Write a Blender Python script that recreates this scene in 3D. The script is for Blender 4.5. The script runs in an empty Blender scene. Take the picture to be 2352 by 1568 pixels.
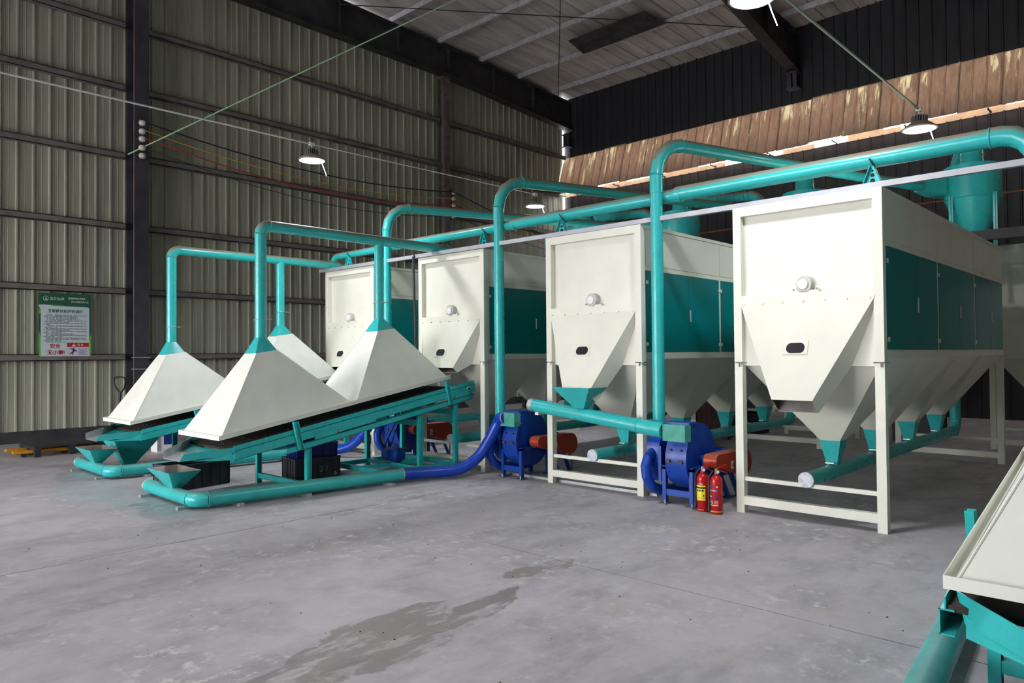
import bpy, math, random
from mathutils import Vector, Matrix
random.seed(7)
S = bpy.context.scene
COL = S.collection
R = math.radians

# ---------------------------------------------------------------- camera
W_PX = 2352.0
cam = bpy.data.cameras.new('camera')
cam.sensor_width = 36.0
cam.lens = 1670.1 / W_PX * 36.0
cam.clip_end = 200
camo = bpy.data.objects.new('camera', cam)
COL.objects.link(camo)
yaw, pit, rol = 0.756106, 0.01832985, -0.0083945
fw = Vector((math.cos(pit) * math.cos(yaw), math.cos(pit) * math.sin(yaw), math.sin(pit)))
rt = fw.cross(Vector((0, 0, 1))).normalized()
up = rt.cross(fw)
r2 = math.cos(rol) * rt + math.sin(rol) * up
u2 = -math.sin(rol) * rt + math.cos(rol) * up
M3 = Matrix((r2, u2, -fw)).transposed()
camo.matrix_world = Matrix.Translation((0, 0, 1.75)) @ M3.to_4x4()
S.camera = camo

# ---------------------------------------------------------------- world, exposure
SKY = 12.0
LAMP_W = 72.0
world = bpy.data.worlds.new('overcast_sky')
S.world = world
world.use_nodes = True
bg = world.node_tree.nodes['Background']
bg.inputs[0].default_value = (0.98, 0.985, 1.0, 1)
bg.inputs[1].default_value = SKY
S.view_settings.view_transform = 'Standard'
S.view_settings.look = 'None'
S.view_settings.exposure = 0.25
S.view_settings.gamma = 1.0
S.view_settings.use_curve_mapping = False

# ---------------------------------------------------------------- materials
def lin(c):
    return tuple(((v / 255) / 12.92 if v / 255 <= 0.04045 else ((v / 255 + 0.055) / 1.055) ** 2.4) for v in c)

def nt(name):
    m = bpy.data.materials.new(name)
    m.use_nodes = True
    t = m.node_tree
    b = t.nodes['Principled BSDF']
    return m, t, b

def node(t, typ, **kw):
    n = t.nodes.new(typ)
    for k, v in kw.items():
        if k.startswith('i_'):
            n.inputs[int(k[2:])].default_value = v
        else:
            setattr(n, k, v)
    return n

def mixc(t, fac, a, b, blend='MIX'):
    n = t.nodes.new('ShaderNodeMix')
    n.data_type = 'RGBA'
    n.blend_type = blend
    for sock, val in ((n.inputs[0], fac), (n.inputs[6], a), (n.inputs[7], b)):
        if hasattr(val, 'is_linked'):
            t.links.new(val, sock)
        elif isinstance(val, (int, float)):
            sock.default_value = val
        else:
            sock.default_value = (*val[:3], 1)
    return n.outputs[2]

def ramp(t, src, lo, hi, a=0.0, b=1.0):
    n = t.nodes.new('ShaderNodeMapRange')
    n.clamp = True
    t.links.new(src, n.inputs[0])
    n.inputs[1].default_value = lo
    n.inputs[2].default_value = hi
    n.inputs[3].default_value = a
    n.inputs[4].default_value = b
    return n.outputs[0]

def noise(t, scale, detail=4, rough=0.55, vec=None, mapping=None, coord='Object'):
    n = t.nodes.new('ShaderNodeTexNoise')
    n.inputs['Scale'].default_value = scale
    n.inputs['Detail'].default_value = detail
    n.inputs['Roughness'].default_value = rough
    if vec is None:
        if coord == 'World' or t.get('world'):
            vec = t.nodes.new('ShaderNodeNewGeometry').outputs['Position']
        else:
            vec = t.nodes.new('ShaderNodeTexCoord').outputs[coord]
    if mapping:
        mp = t.nodes.new('ShaderNodeMapping')
        mp.inputs['Scale'].default_value = mapping
        t.links.new(vec, mp.inputs[0])
        vec = mp.outputs[0]
    t.links.new(vec, n.inputs['Vector'])
    return n.outputs['Fac']

def math_(t, op, a, b=0.0):
    n = t.nodes.new('ShaderNodeMath')
    n.operation = op
    for s, v in ((n.inputs[0], a), (n.inputs[1], b)):
        if hasattr(v, 'is_linked'):
            t.links.new(v, s)
        else:
            s.default_value = v
    return n.outputs[0]

MATS = {}
def paint(name, srgb, rough=0.45, metal=0.0, var=0.12, nscale=6.0, dust=0.0, dustcol=(140, 118, 96), wear=None, wearcol=(90, 60, 45), bump=0.0, stretch=None, spec=0.5, world=False, dlo=0.45, rvar=1.0):
    m, t, b = nt(name)
    if world: t['world'] = 1
    base = lin(srgb)
    n1 = noise(t, nscale, 5, mapping=stretch)
    dark = tuple(v * (1 - 2 * var) for v in base)
    col = mixc(t, ramp(t, n1, 0.35, 0.7), base, dark)
    rg = ramp(t, n1, 0.3, 0.7, rough - 0.06 * rvar, rough + 0.10 * rvar)
    if wear:
        n2 = noise(t, wear[0], 6, 0.7)
        wf = ramp(t, n2, wear[1], wear[1] + 0.05)
        col = mixc(t, wf, col, lin(wearcol))
    if dust:
        g = t.nodes.new('ShaderNodeNewGeometry')
        sp = t.nodes.new('ShaderNodeSeparateXYZ')
        t.links.new(g.outputs['Normal'], sp.inputs[0])
        n3 = noise(t, 3.0, 4)
        up_ = ramp(t, sp.outputs[2], dlo, dlo + 0.42)
        f = math_(t, 'MULTIPLY', up_, ramp(t, n3, 0.2, 0.6, dust * 0.6, dust))
        col = mixc(t, f, col, lin(dustcol))
        rg = math_(t, 'ADD', rg, math_(t, 'MULTIPLY', f, 0.4))
    t.links.new(col, b.inputs['Base Color'])
    t.links.new(rg, b.inputs['Roughness'])
    b.inputs['Metallic'].default_value = metal
    b.inputs['Specular IOR Level'].default_value = spec
    if bump:
        bp = t.nodes.new('ShaderNodeBump')
        bp.inputs['Strength'].default_value = bump
        bp.inputs['Distance'].default_value = 0.01
        t.links.new(noise(t, nscale * 6, 5), bp.inputs['Height'])
        t.links.new(bp.outputs[0], b.inputs['Normal'])
    MATS[name] = m
    return m

cream = paint('cream_paint', (228, 226, 212), 0.38, var=0.035, nscale=2.5, wear=(5.0, 0.74), wearcol=(200, 190, 165))
cream_pipe = paint('cream_frame', (228, 226, 213), 0.4, var=0.03, wear=(9.0, 0.72), wearcol=(190, 178, 150))
hoodm = paint('hood_paint', (234, 234, 224), 0.5, var=0.05, nscale=2.2, wear=(4.5, 0.70), wearcol=(196, 186, 160))
teal = paint('teal_paint', (50, 188, 188), 0.28, var=0.08, nscale=7, wear=(34.0, 0.76), wearcol=(70, 80, 70))
teal_top = paint('teal_pipe_dusty', (50, 188, 188), 0.22, var=0.06, nscale=5, dust=0.95, dlo=0.12, wear=(40.0, 0.76), wearcol=(60, 75, 70))
teal_floor = paint('teal_pipe_floor', (50, 188, 188), 0.3, var=0.10, nscale=4, dust=0.35, wear=(16.0, 0.70), wearcol=(105, 95, 80))
teal_door = paint('teal_door', (0, 122, 124), 0.3, var=0.04, nscale=1.2, rvar=0.15)
tealbox = paint('teal_primer', (70, 165, 150), 0.55, var=0.12, nscale=9)
blue = paint('blue_paint', (6, 66, 172), 0.34, var=0.16, nscale=7, dust=0.12, dustcol=(96, 104, 140), wear=(13.0, 0.73), wearcol=(90, 62, 50))
hosem = paint('blue_hose', (8, 66, 184), 0.3, var=0.1, nscale=9, dust=0.2, dustcol=(86, 96, 130))
red_guard = paint('orange_guard', (172, 54, 26), 0.42, var=0.1, nscale=5, dust=0.5, dustcol=(150, 110, 92))
galv = paint('galvanised', (190, 192, 194), 0.4, metal=0.55, var=0.1, nscale=14)
railm = paint('grey_rail', (176, 176, 182), 0.45, metal=0.3, var=0.06)
chrome = paint('bright_steel', (205, 206, 208), 0.22, metal=1.0, var=0.05)
beltm = paint('rubber_belt', (58, 50, 44), 0.85, var=0.25, nscale=3, wear=(22, 0.68), wearcol=(86, 68, 54))
black = paint('black_plastic', (40, 41, 46), 0.5, var=0.12)
darkcrate = paint('charcoal_crate', (52, 54, 62), 0.5, var=0.12, nscale=4)
bluecrate = paint('navy_crate', (22, 30, 120), 0.4, var=0.15, nscale=4)
wallm = paint('wall_sheet', (166, 166, 150), 0.5, var=0.14, nscale=1.2, world=True, stretch=(3, 3, 0.35), wear=(2.2, 0.78), wearcol=(95, 88, 78))
girtm = paint('girt_steel', (122, 116, 114), 0.6, var=0.2, nscale=3, wear=(6, 0.66), wearcol=(96, 70, 58))
colm = paint('column_paint', (66, 66, 76), 0.5, var=0.2, nscale=3, wear=(5, 0.70), wearcol=(84, 62, 54))
rustm = paint('rusty_post', (110, 104, 102), 0.7, var=0.2, nscale=5, wear=(7, 0.55), wearcol=(105, 62, 42))
edgem = paint('column_edge', (128, 104, 98), 0.6, var=0.2, nscale=4)
roofm = paint('roof_sheet', (212, 206, 202), 0.55, var=0.22, nscale=1.0, world=True, stretch=(0.4, 3, 3))
purlm = paint('purlin_zinc', (206, 204, 210), 0.5, metal=0.2, var=0.2, nscale=9)
blackwall = paint('black_wall', (36, 36, 42), 0.55, var=0.15, nscale=2, world=True, stretch=(3, 3, 0.5))
darkbeam = paint('dark_beam', (56, 54, 58), 0.6, var=0.2, nscale=3)
plinthm = paint('wall_plinth', (66, 64, 66), 0.9, var=0.3, nscale=3, bump=0.4)
lampbrown = paint('lamp_shade', (158, 126, 100), 0.5, metal=0.0, var=0.1)
lampgrey = paint('lamp_fins', (150, 148, 150), 0.5, metal=0.4, var=0.1)
white = paint('white_plastic', (232, 232, 228), 0.4, var=0.03)
cablewhite = paint('white_conduit', (226, 224, 216), 0.5, var=0.05)
conduit = paint('grey_conduit', (150, 160, 150), 0.4, metal=0.2, var=0.05)
ropeg = paint('green_rope', (190, 232, 190), 0.6, var=0.05)
wireblack = paint('black_wire', (22, 24, 34), 0.5, var=0.05)
wirered = paint('red_wire', (200, 40, 28), 0.5, var=0.1)
wireyel = paint('yellow_wire', (226, 176, 40), 0.5, var=0.1)
wiregreen = paint('green_wire', (30, 70, 56), 0.5, var=0.1)
ceram = paint('white_ceramic', (216, 210, 206), 0.25, var=0.1, nscale=12, dust=0.9, dustcol=(136, 112, 78))
extred = paint('extinguisher_red', (190, 22, 26), 0.22, var=0.06)
extyel = paint('label_yellow', (236, 222, 40), 0.4, var=0.02)
labblue = paint('label_blue', (34, 48, 130), 0.4, var=0.02)
labwhite = paint('label_white', (225, 222, 222), 0.5, var=0.03)
limeband = paint('lime_band', (176, 200, 60), 0.5, var=0.05)
rubber = paint('rubber_hose', (44, 52, 58), 0.5, var=0.1)
green = paint('green_tag', (52, 190, 60), 0.4, var=0.05)
orange = paint('truck_orange', (214, 138, 22), 0.45, var=0.15, nscale=8)
posterw = paint('poster_white', (198, 210, 214), 0.4, var=0.02)
posterg = paint('poster_green', (4, 84, 56), 0.4, var=0.03)
posterl = paint('poster_lime', (84, 190, 60), 0.4, var=0.03)
posterr = paint('poster_red', (176, 24, 24), 0.4, var=0.03)
posterp = paint('poster_lilac', (206, 200, 222), 0.4, var=0.02)
ink = paint('print_ink', (34, 52, 60), 0.6, var=0.02)
inkg = paint('print_green', (8, 96, 84), 0.5, var=0.02)
inkp = paint('print_pale', (196, 206, 190), 0.5, var=0.02)
steelface = paint('hopper_inside', (150, 142, 138), 0.5, metal=0.25, var=0.2, nscale=5)
redbox = paint('dark_red_crate', (64, 34, 32), 0.6, var=0.2)
capm = paint('end_cap', (204, 208, 218), 0.5, metal=0.3, var=0.2, nscale=22)
sackm = paint('brown_sack', (92, 78, 64), 0.9, var=0.2)
tanboard = paint('tan_board', (206, 184, 158), 0.7, var=0.15, nscale=3)
bearm = paint('bearing_grey', (196, 194, 190), 0.35, var=0.08, nscale=20)
chalk = paint('chalk', (170, 172, 184), 0.9, var=0.1)

def emit_mat(name, col, strength):
    m, t, b = nt(name)
    b.inputs['Base Color'].default_value = (0.9, 0.9, 0.9, 1)
    b.inputs['Emission Color'].default_value = (*col, 1)
    b.inputs['Emission Strength'].default_value = strength
    return m
lampglow = emit_mat('lamp_lens', (0.88, 0.94, 1.0), 2.2)

def glass_mat():
    m, t, b = nt('window_dark_glass')
    b.inputs['Base Color'].default_value = (0.03, 0.03, 0.035, 1)
    b.inputs['Roughness'].default_value = 0.06
    return m
darkglass = glass_mat()

def band_mat():
    m, t, b = nt('weathered_sheet')
    t['world'] = 1
    n1 = noise(t, 1.4, 7, 0.7, mapping=(1, 2.6, 0.45))
    n2 = noise(t, 0.9, 6, 0.75, mapping=(1, 7.0, 0.8))
    base = mixc(t, ramp(t, noise(t, 5, 5, 0.7, mapping=(1, 4, 0.5)), 0.35, 0.7), lin((200, 178, 160)), lin((158, 138, 122)))
    tcb = t.nodes.new('ShaderNodeNewGeometry')
    spb = t.nodes.new('ShaderNodeSeparateXYZ')
    t.links.new(tcb.outputs['Position'], spb.inputs[0])
    rundown = ramp(t, spb.outputs[2], 8.1, 9.2, 0.335, 0.285)      # paint is lost in runs that start at the top edge
    peel = math_(t, 'SUBTRACT', math_(t, 'MULTIPLY', n1, n2), rundown)
    col = mixc(t, ramp(t, peel, 0.0, 0.04), base, lin((226, 220, 196)))
    t.links.new(col, b.inputs['Base Color'])
    b.inputs['Roughness'].default_value = 0.6
    tr = t.nodes.new('ShaderNodeBsdfTranslucent')
    t.links.new(col, tr.inputs[0])
    mx = t.nodes.new('ShaderNodeMixShader')
    mx.inputs[0].default_value = 0.25
    t.links.new(b.outputs[0], mx.inputs[1])
    t.links.new(tr.outputs[0], mx.inputs[2])
    t.links.new(mx.outputs[0], t.nodes['Material Output'].inputs[0])
    return m
bandm = band_mat()

def floor_mat():
    m, t, b = nt('concrete')
    tc = t.nodes.new('ShaderNodeTexCoord')
    P = tc.outputs['Object']
    big = noise(t, 0.35, 5, 0.6, P)
    mid = noise(t, 1.6, 7, 0.65, P)
    stre = noise(t, 1.1, 6, 0.65, P, mapping=(0.6, 2.2, 1))
    fine = noise(t, 24, 6, 0.7, P)
    col = mixc(t, ramp(t, big, 0.35, 0.68), lin((182, 175, 181)), lin((160, 155, 159)))
    col = mixc(t, ramp(t, noise(t, 0.9, 9, 0.72, P, mapping=(0.55, 1.6, 1)), 0.50, 0.60, 0, 0.42), col, lin((126, 124, 130)))
    col = mixc(t, ramp(t, noise(t, 4.5, 9, 0.75, P), 0.52, 0.64, 0, 0.4), col, lin((196, 192, 194)))
    col = mixc(t, ramp(t, mid, 0.45, 0.75, 0, 0.7), col, lin((134, 129, 129)))
    col = mixc(t, ramp(t, stre, 0.56, 0.72, 0, 0.55), col, lin((170, 156, 147)))
    # pale laitance patches
    patch = math_(t, 'MULTIPLY', ramp(t, noise(t, 0.8, 4, 0.6, P), 0.47, 0.60), ramp(t, noise(t, 7, 8, 0.75, P), 0.53, 0.62))
    col = mixc(t, math_(t, 'MULTIPLY', patch, 0.8), col, lin((208, 204, 202)))
    # damp stain with its own outline, running along the slab
    def seg_mask(ax, ay, bx, by, w, k):
        dx, dy = bx - ax, by - ay
        L = math.hypot(dx, dy)
        sp = t.nodes.new('ShaderNodeSeparateXYZ')
        t.links.new(P, sp.inputs[0])
        u = math_(t, 'ADD', math_(t, 'MULTIPLY', math_(t, 'SUBTRACT', sp.outputs[0], ax), dx / L), math_(t, 'MULTIPLY', math_(t, 'SUBTRACT', sp.outputs[1], ay), dy / L))
        v = math_(t, 'ADD', math_(t, 'MULTIPLY', math_(t, 'SUBTRACT', sp.outputs[0], ax), -dy / L), math_(t, 'MULTIPLY', math_(t, 'SUBTRACT', sp.outputs[1], ay), dx / L))
        mid_ = math_(t, 'ABSOLUTE', math_(t, 'SUBTRACT', math_(t, 'DIVIDE', u, L), 0.5))
        e = math_(t, 'ADD', math_(t, 'DIVIDE', math_(t, 'ABSOLUTE', v), w), math_(t, 'POWER', math_(t, 'MULTIPLY', mid_, 2.0), 4.0))
        e = math_(t, 'ADD', e, math_(t, 'MULTIPLY', math_(t, 'SUBTRACT', noise(t, k, 5, 0.6, P), 0.5), 2.2))
        return ramp(t, e, 0.92, 1.0, 1.0, 0.0)
    st = math_(t, 'MAXIMUM', seg_mask(1.5, 3.45, 3.5, 3.95, 0.26, 1.6), seg_mask(2.3, 3.40, 4.0, 3.75, 0.15, 2.6))
    st = math_(t, 'MAXIMUM', st, seg_mask(4.1, 4.0, 4.9, 3.92, 0.12, 3.0))
    brk = ramp(t, noise(t, 3.2, 8, 0.7, P, mapping=(0.7, 2.4, 1)), 0.50, 0.58, 1.0, 0.12)
    st = math_(t, 'MULTIPLY', st, brk)
    col = mixc(t, math_(t, 'MULTIPLY', st, ramp(t, mid, 0.3, 0.8, 0.75, 0.45)), col, lin((104, 91, 83)))
    wp = seg_mask(6.1, 4.05, 6.5, 3.85, 0.16, 5.0)
    col = mixc(t, math_(t, 'MULTIPLY', wp, ramp(t, noise(t, 14, 7, 0.75, P), 0.42, 0.6, 0.0, 0.75)), col, lin((200, 196, 190)))
    # overspray of teal paint beside the floor ducts
    ov = math_(t, 'MULTIPLY', math_(t, 'MAXIMUM', seg_mask(3.2, 11.4, 3.4, 9.0, 0.5, 1.0), seg_mask(3.2, 9.3, 3.6, 8.2, 0.35, 1.2)), 0.22)
    col = mixc(t, ov, col, lin((104, 160, 166)))
    speck = ramp(t, noise(t, 70, 3, 0.8, P), 0.74, 0.77)
    col = mixc(t, math_(t, 'MULTIPLY', speck, 0.5), col, lin((90, 86, 84)))
    t.links.new(col, b.inputs['Base Color'])
    rg = ramp(t, mid, 0.3, 0.7, 0.45, 0.75)
    rg = math_(t, 'SUBTRACT', rg, math_(t, 'MULTIPLY', st, 0.08))
    t.links.new(rg, b.inputs['Roughness'])
    bp = t.nodes.new('ShaderNodeBump')
    bp.inputs['Strength'].default_value = 0.25
    bp.inputs['Distance'].default_value = 0.006
    t.links.new(math_(t, 'ADD', fine, math_(t, 'MULTIPLY', mid, 2.0)), bp.inputs['Height'])
    t.links.new(bp.outputs[0], b.inputs['Normal'])
    return m
floorm = floor_mat()

# ---------------------------------------------------------------- mesh tools
V = Vector
ORG = {}

class MB:
    def __init__(s):
        s.v, s.f = [], []
    def add(s, vs, fs):
        o = len(s.v)
        s.v += [V(p) for p in vs]
        s.f += [tuple(i + o for i in f) for f in fs]
        return s
    def box(s, x0, x1, y0, y1, z0, z1):
        vs = [(x, y, z) for z in (z0, z1) for y in (y0, y1) for x in (x0, x1)]
        return s.add(vs, [(0, 2, 3, 1), (4, 5, 7, 6), (0, 1, 5, 4), (2, 6, 7, 3), (0, 4, 6, 2), (1, 3, 7, 5)])
    def loft(s, a, b, cap0=True, cap1=True):
        n = len(a)
        fs = [(i, (i + 1) % n, n + (i + 1) % n, n + i) for i in range(n)]
        if cap0: fs.append(tuple(range(n - 1, -1, -1)))
        if cap1: fs.append(tuple(range(n, 2 * n)))
        return s.add(list(a) + list(b), fs)
    def bar(s, p, q, w, h, upv=(0, 0, 1)):
        p, q = V(p), V(q)
        d = (q - p).normalized()
        sd = d.cross(V(upv)).normalized()
        u = sd.cross(d)
        L = lambda c: [c - sd * w / 2 - u * h / 2, c + sd * w / 2 - u * h / 2, c + sd * w / 2 + u * h / 2, c - sd * w / 2 + u * h / 2]
        return s.loft(L(p), L(q))
    def prism_y(s, poly, y0, y1):           # poly in (x, z)
        return s.loft([(x, y0, z) for x, z in poly], [(x, y1, z) for x, z in poly])
    def prism_x(s, poly, x0, x1):           # poly in (y, z)
        return s.loft([(x0, y, z) for y, z in poly], [(x1, y, z) for y, z in poly])
    def prism_z(s, poly, z0, z1):
        return s.loft([(x, y, z0) for x, y in poly], [(x, y, z1) for x, y in poly])
    def tube(s, pts, r, n=20, cap=True):
        pts = [V(p) for p in pts]
        rs = r if isinstance(r, (list, tuple)) else [r] * len(pts)
        tang = []
        for i in range(len(pts)):
            a = pts[max(i - 1, 0)]
            b = pts[min(i + 1, len(pts) - 1)]
            d1 = (pts[i] - a).normalized() if i else (b - pts[i]).normalized()
            d2 = (b - pts[i]).normalized() if i < len(pts) - 1 else d1
            t_ = d1 + d2
            tang.append((t_.normalized(), max(0.5, d1.dot(t_.normalized()))))
        ref = V((0, 0, 1)) if abs(tang[0][0].z) < 0.9 else V((1, 0, 0))
        u = tang[0][0].cross(ref).normalized()
        vs, fs = [], []
        for i, p in enumerate(pts):
            d, cs = tang[i]
            u = (u - d * u.dot(d)).normalized()
            w = d.cross(u)
            for k in range(n):
                a = 2 * math.pi * k / n
                vs.append(p + (u * math.cos(a) + w * math.sin(a)) * rs[i])
        for i in range(len(pts) - 1):
            for k in range(n):
                k2 = (k + 1) % n
                fs.append((i * n + k, i * n + k2, (i + 1) * n + k2, (i + 1) * n + k))
        if cap:
            fs.append(tuple(range(n - 1, -1, -1)))
            fs.append(tuple((len(pts) - 1) * n + k for k in range(n)))
        return s.add(vs, fs)
    def lathe(s, prof, c, n=32, axis='z', cap=True):   # prof [(r, h)]
        vs, fs = [], []
        c = V(c)
        for r, h in prof:
            for k in range(n):
                a = 2 * math.pi * k / n
                q = (r * math.cos(a), r * math.sin(a), h)
                if axis == 'x': q = (q[2], q[0], q[1])
                if axis == 'y': q = (q[1], q[2], q[0])
                vs.append(c + V(q))
        for i in range(len(prof) - 1):
            for k in range(n):
                k2 = (k + 1) % n
                fs.append((i * n + k, i * n + k2, (i + 1) * n + k2, (i + 1) * n + k))
        if cap:
            fs.append(tuple(range(n - 1, -1, -1)))
            fs.append(tuple((len(prof) - 1) * n + k for k in range(n)))
        return s.add(vs, fs)
    def torus(s, c, axis, R_, r, n=28, m=8):
        c, d = V(c), V(axis).normalized()
        u = d.cross(V((0, 0, 1)) if abs(d.z) < 0.9 else V((1, 0, 0))).normalized()
        w = d.cross(u)
        vs, fs = [], []
        for i in range(n):
            a = 2 * math.pi * i / n
            e = u * math.cos(a) + w * math.sin(a)
            for k in range(m):
                b = 2 * math.pi * k / m
                vs.append(c + e * (R_ + r * math.cos(b)) + d * r * math.sin(b))
        for i in range(n):
            for k in range(m):
                fs.append((i * m + k, ((i + 1) % n) * m + k, ((i + 1) % n) * m + (k + 1) % m, i * m + (k + 1) % m))
        return s.add(vs, fs)
    def build(s, name, mat, parent=None, ang=35, flat=False, label=None, kind=None, loc=None):
        o0 = ORG.get(parent.name, V((0, 0, 0))) if parent else (V(loc) if loc else V((0, 0, 0)))
        me = bpy.data.meshes.new(name)
        me.from_pydata([tuple(p - o0) for p in s.v], [], s.f)
        import bmesh
        bm = bmesh.new()
        bm.from_mesh(me)
        bmesh.ops.recalc_face_normals(bm, faces=bm.faces)
        if any(e.is_boundary for e in bm.edges):
            ctr = sum((v.co for v in bm.verts), V((0, 0, 0))) / len(bm.verts)
            if sum(f.normal.dot(f.calc_center_median() - ctr) * f.calc_area() for f in bm.faces) < 0:
                bmesh.ops.reverse_faces(bm, faces=bm.faces)
        bm.to_mesh(me)
        bm.free()
        if flat:
            me.shade_flat()
        else:
            me.shade_smooth()
            me.set_sharp_from_angle(angle=R(ang))
        me.materials.append(mat)
        o = bpy.data.objects.new(name, me)
        COL.objects.link(o)
        if parent:
            o.parent = parent
        elif loc:
            o.location = loc
        ORG[o.name] = o0
        if label: o['label'] = label
        if kind: o['kind'] = kind
        return o

def thing(name, label, cat, loc, group=None, kind=None):
    o = bpy.data.objects.new(name, None)
    o.empty_display_size = 0.1
    COL.objects.link(o)
    o.location = loc
    o['label'] = label
    o['category'] = cat
    if group: o['group'] = group
    if kind: o['kind'] = kind
    ORG[o.name] = V(loc)
    return o

def tag(o, label, cat, group=None):
    o['label'] = label
    o['category'] = cat
    if group: o['group'] = group
    return o

def struct(name, label=None):
    o = bpy.data.objects.new(name, None)
    COL.objects.link(o)
    o['kind'] = 'structure'
    if label: o['label'] = label
    ORG[o.name] = V((0, 0, 0))
    return o

def clone(o, parent, shift=(0, 0, 0)):
    c = o.copy()
    COL.objects.link(c)
    c.parent = parent
    c.location = V(o.location) + V(shift)
    return c

def B(x0, x1, y0, y1, z0, z1, name, mat, parent, **k):
    return MB().box(x0, x1, y0, y1, z0, z1).build(name, mat, parent, **k)

def arc_pts(a, c, b, rad, seg=4):
    """points of a bend at corner c between a->c and c->b"""
    a, c, b = V(a), V(c), V(b)
    d1, d2 = (c - a).normalized(), (b - c).normalized()
    th = math.acos(max(-1, min(1, d1.dot(d2))))
    tl = rad * math.tan(th / 2)
    p0, p1 = c - d1 * tl, c + d2 * tl
    ctr = p0 + ((d2 - d1 * d1.dot(d2)).normalized()) * rad
    e1 = (p0 - ctr).normalized()
    e2 = d1
    return [ctr + (e1 * math.cos(th * i / seg) + e2 * math.sin(th * i / seg)) * rad for i in range(seg + 1)]

def duct(root, pts, r, bend=0.3, mat=None, seg=4, rings=True, n=24, capmat=None, er=None):
    """straight runs, lobster-back elbows and clamp rings as parts"""
    mat = mat or teal
    pts = [V(p) for p in pts]
    cur = pts[0]
    er = er or r * 1.04
    for i in range(1, len(pts)):
        if i < len(pts) - 1:
            ap = arc_pts(pts[i - 1], pts[i], pts[i + 1], bend, seg)
            MB().tube([cur, ap[0]], r, n).build('pipe', mat, root, ang=20)
            MB().tube(ap, er, n).build('elbow', mat, root, ang=20)
            if rings:
                for q, d in ((ap[0], ap[0] - cur), (ap[-1], pts[i + 1] - ap[-1])):
                    MB().torus(q, d, er, 0.006).build('clamp_ring', mat, root)
            cur = ap[-1]
        else:
            MB().tube([cur, pts[i]], r, n).build('pipe', mat, root, ang=20)

# ================================================================ SETTING
XB = 22.0      # back wall
YL = 17.85     # left wall
ROOF = lambda x: 11.62 + (22 - x) * 0.035

# ---- floor slabs
fl = struct('floor', 'pale grey worn concrete floor')
XC = [-26.0, -1.25, 4.79, 22.3]
YC = [-8.0, 7.07, 18.2]
for i in range(3):
    for j in range(2):
        g = 0.007
        x0, x1, y0, y1 = XC[i] + g, XC[i + 1] - g, YC[j] + g, YC[j + 1] - g
        poly = []
        def edge(ax, ay, bx, by):
            L = math.hypot(bx - ax, by - ay)
            k = max(2, int(L / 0.25))
            for q in range(k):
                f_ = q / k
                jx, jy = (random.uniform(-.003, .003), random.uniform(-.003, .003)) if q else (0, 0)
                poly.append((ax + (bx - ax) * f_ + jx, ay + (by - ay) * f_ + jy))
        edge(x0, y0, x1, y0); edge(x1, y0, x1, y1); edge(x1, y1, x0, y1); edge(x0, y1, x0, y0)
        MB().prism_z(poly, -0.12, 0.0).build('slab', floorm, fl)
B(-26, 22.3, -8, 18.2, -0.2, -0.125, 'subbase', plinthm, fl)

# ---- corrugated sheet profile helper
def sheet_profile(w, rib_h, ribs, minor=True):
    p = [(0.0, 0.0)]
    step = (w - 0.03) / ribs
    for k in range(ribs):
        a = k * step
        p += [(a + 0.012, 0.0), (a + 0.027, rib_h), (a + 0.055, rib_h), (a + 0.07, 0.0)]
        if minor:
            for q in (0.42, 0.66):
                m_ = a + step * q
                p += [(m_ - 0.012, 0.0), (m_, 0.007), (m_ + 0.012, 0.0)]
    p.append((w, 0.0))
    return p

# ---- left wall
wl = struct('wall_left', 'grey green ribbed steel sheet wall with dark girts')
wS = 0.9
prof = sheet_profile(wS + 0.03, 0.04, 3)
nS = 36
base_sheet = None
for k in range(nS):
    xs = XB - 0.12 - (k + 1) * wS
    if base_sheet is None:
        poly = [(xs + x, YL + 0.03 - y) for x, y in prof] + [(xs + x, YL + 0.032 - y) for x, y in reversed(prof)]
        base_sheet = MB().prism_z(poly, 0.22, 11.9).build('wall_sheet', wallm, wl, ang=15)
        base_x = xs
    else:
        clone(base_sheet, wl, (xs - base_x, 0.004 * (k % 2), 0))
B(-11, XB, YL - 0.02, YL + 0.2, 0.0, 0.24, 'plinth', plinthm, wl)
GZ = [1.76, 3.25, 4.73, 6.34, 7.90, 9.34]
for z in GZ:
    for x0, x1 in ((-11, 5.98), (6.34, 15.46), (15.72, 21.9)):
        m = MB()
        m.box(x0, x1, YL - 0.155, YL - 0.005, z - 0.055, z - 0.04)     # lower flange
        m.box(x0, x1, YL - 0.155, YL - 0.005, z + 0.07, z + 0.085)     # upper flange
        m.box(x0, x1, YL - 0.155, YL - 0.145, z - 0.055, z + 0.085)     # web towards the room
        m.build('girt', girtm, wl)
# main column (H section)
cx0, cx1 = 6.04, 6.36
B(cx0, cx1, 17.35, 17.37, 0, 11.4, 'column_flange', colm, wl)
B(cx0, cx1, 17.80, 17.82, 0, 11.4, 'column_flange', colm, wl)
B(6.19, 6.21, 17.37, 17.80, 0, 11.4, 'column_web', colm, wl)
B(cx0 - 0.004, cx0 + 0.012, 17.345, 17.375, 0, 11.4, 'column_edge', edgem, wl)
for z in (1.50, 1.76):
    B(cx0 - 0.05, cx1 + 0.03, 17.325, 17.349, z - 0.012, z + 0.012, 'column_strap', galv, wl)
# wind post
B(15.48, 15.72, 17.52, 17.54, 0, 10.72, 'wind_post', rustm, wl)
B(15.48, 15.72, 17.80, 17.82, 0, 10.72, 'wind_post', rustm, wl)
B(15.59, 15.61, 17.54, 17.80, 0, 10.72, 'wind_post_web', rustm, wl)
B(15.44, 15.76, 17.50, 17.80, 10.70, 10.76, 'wind_post_head', rustm, wl)
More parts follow.
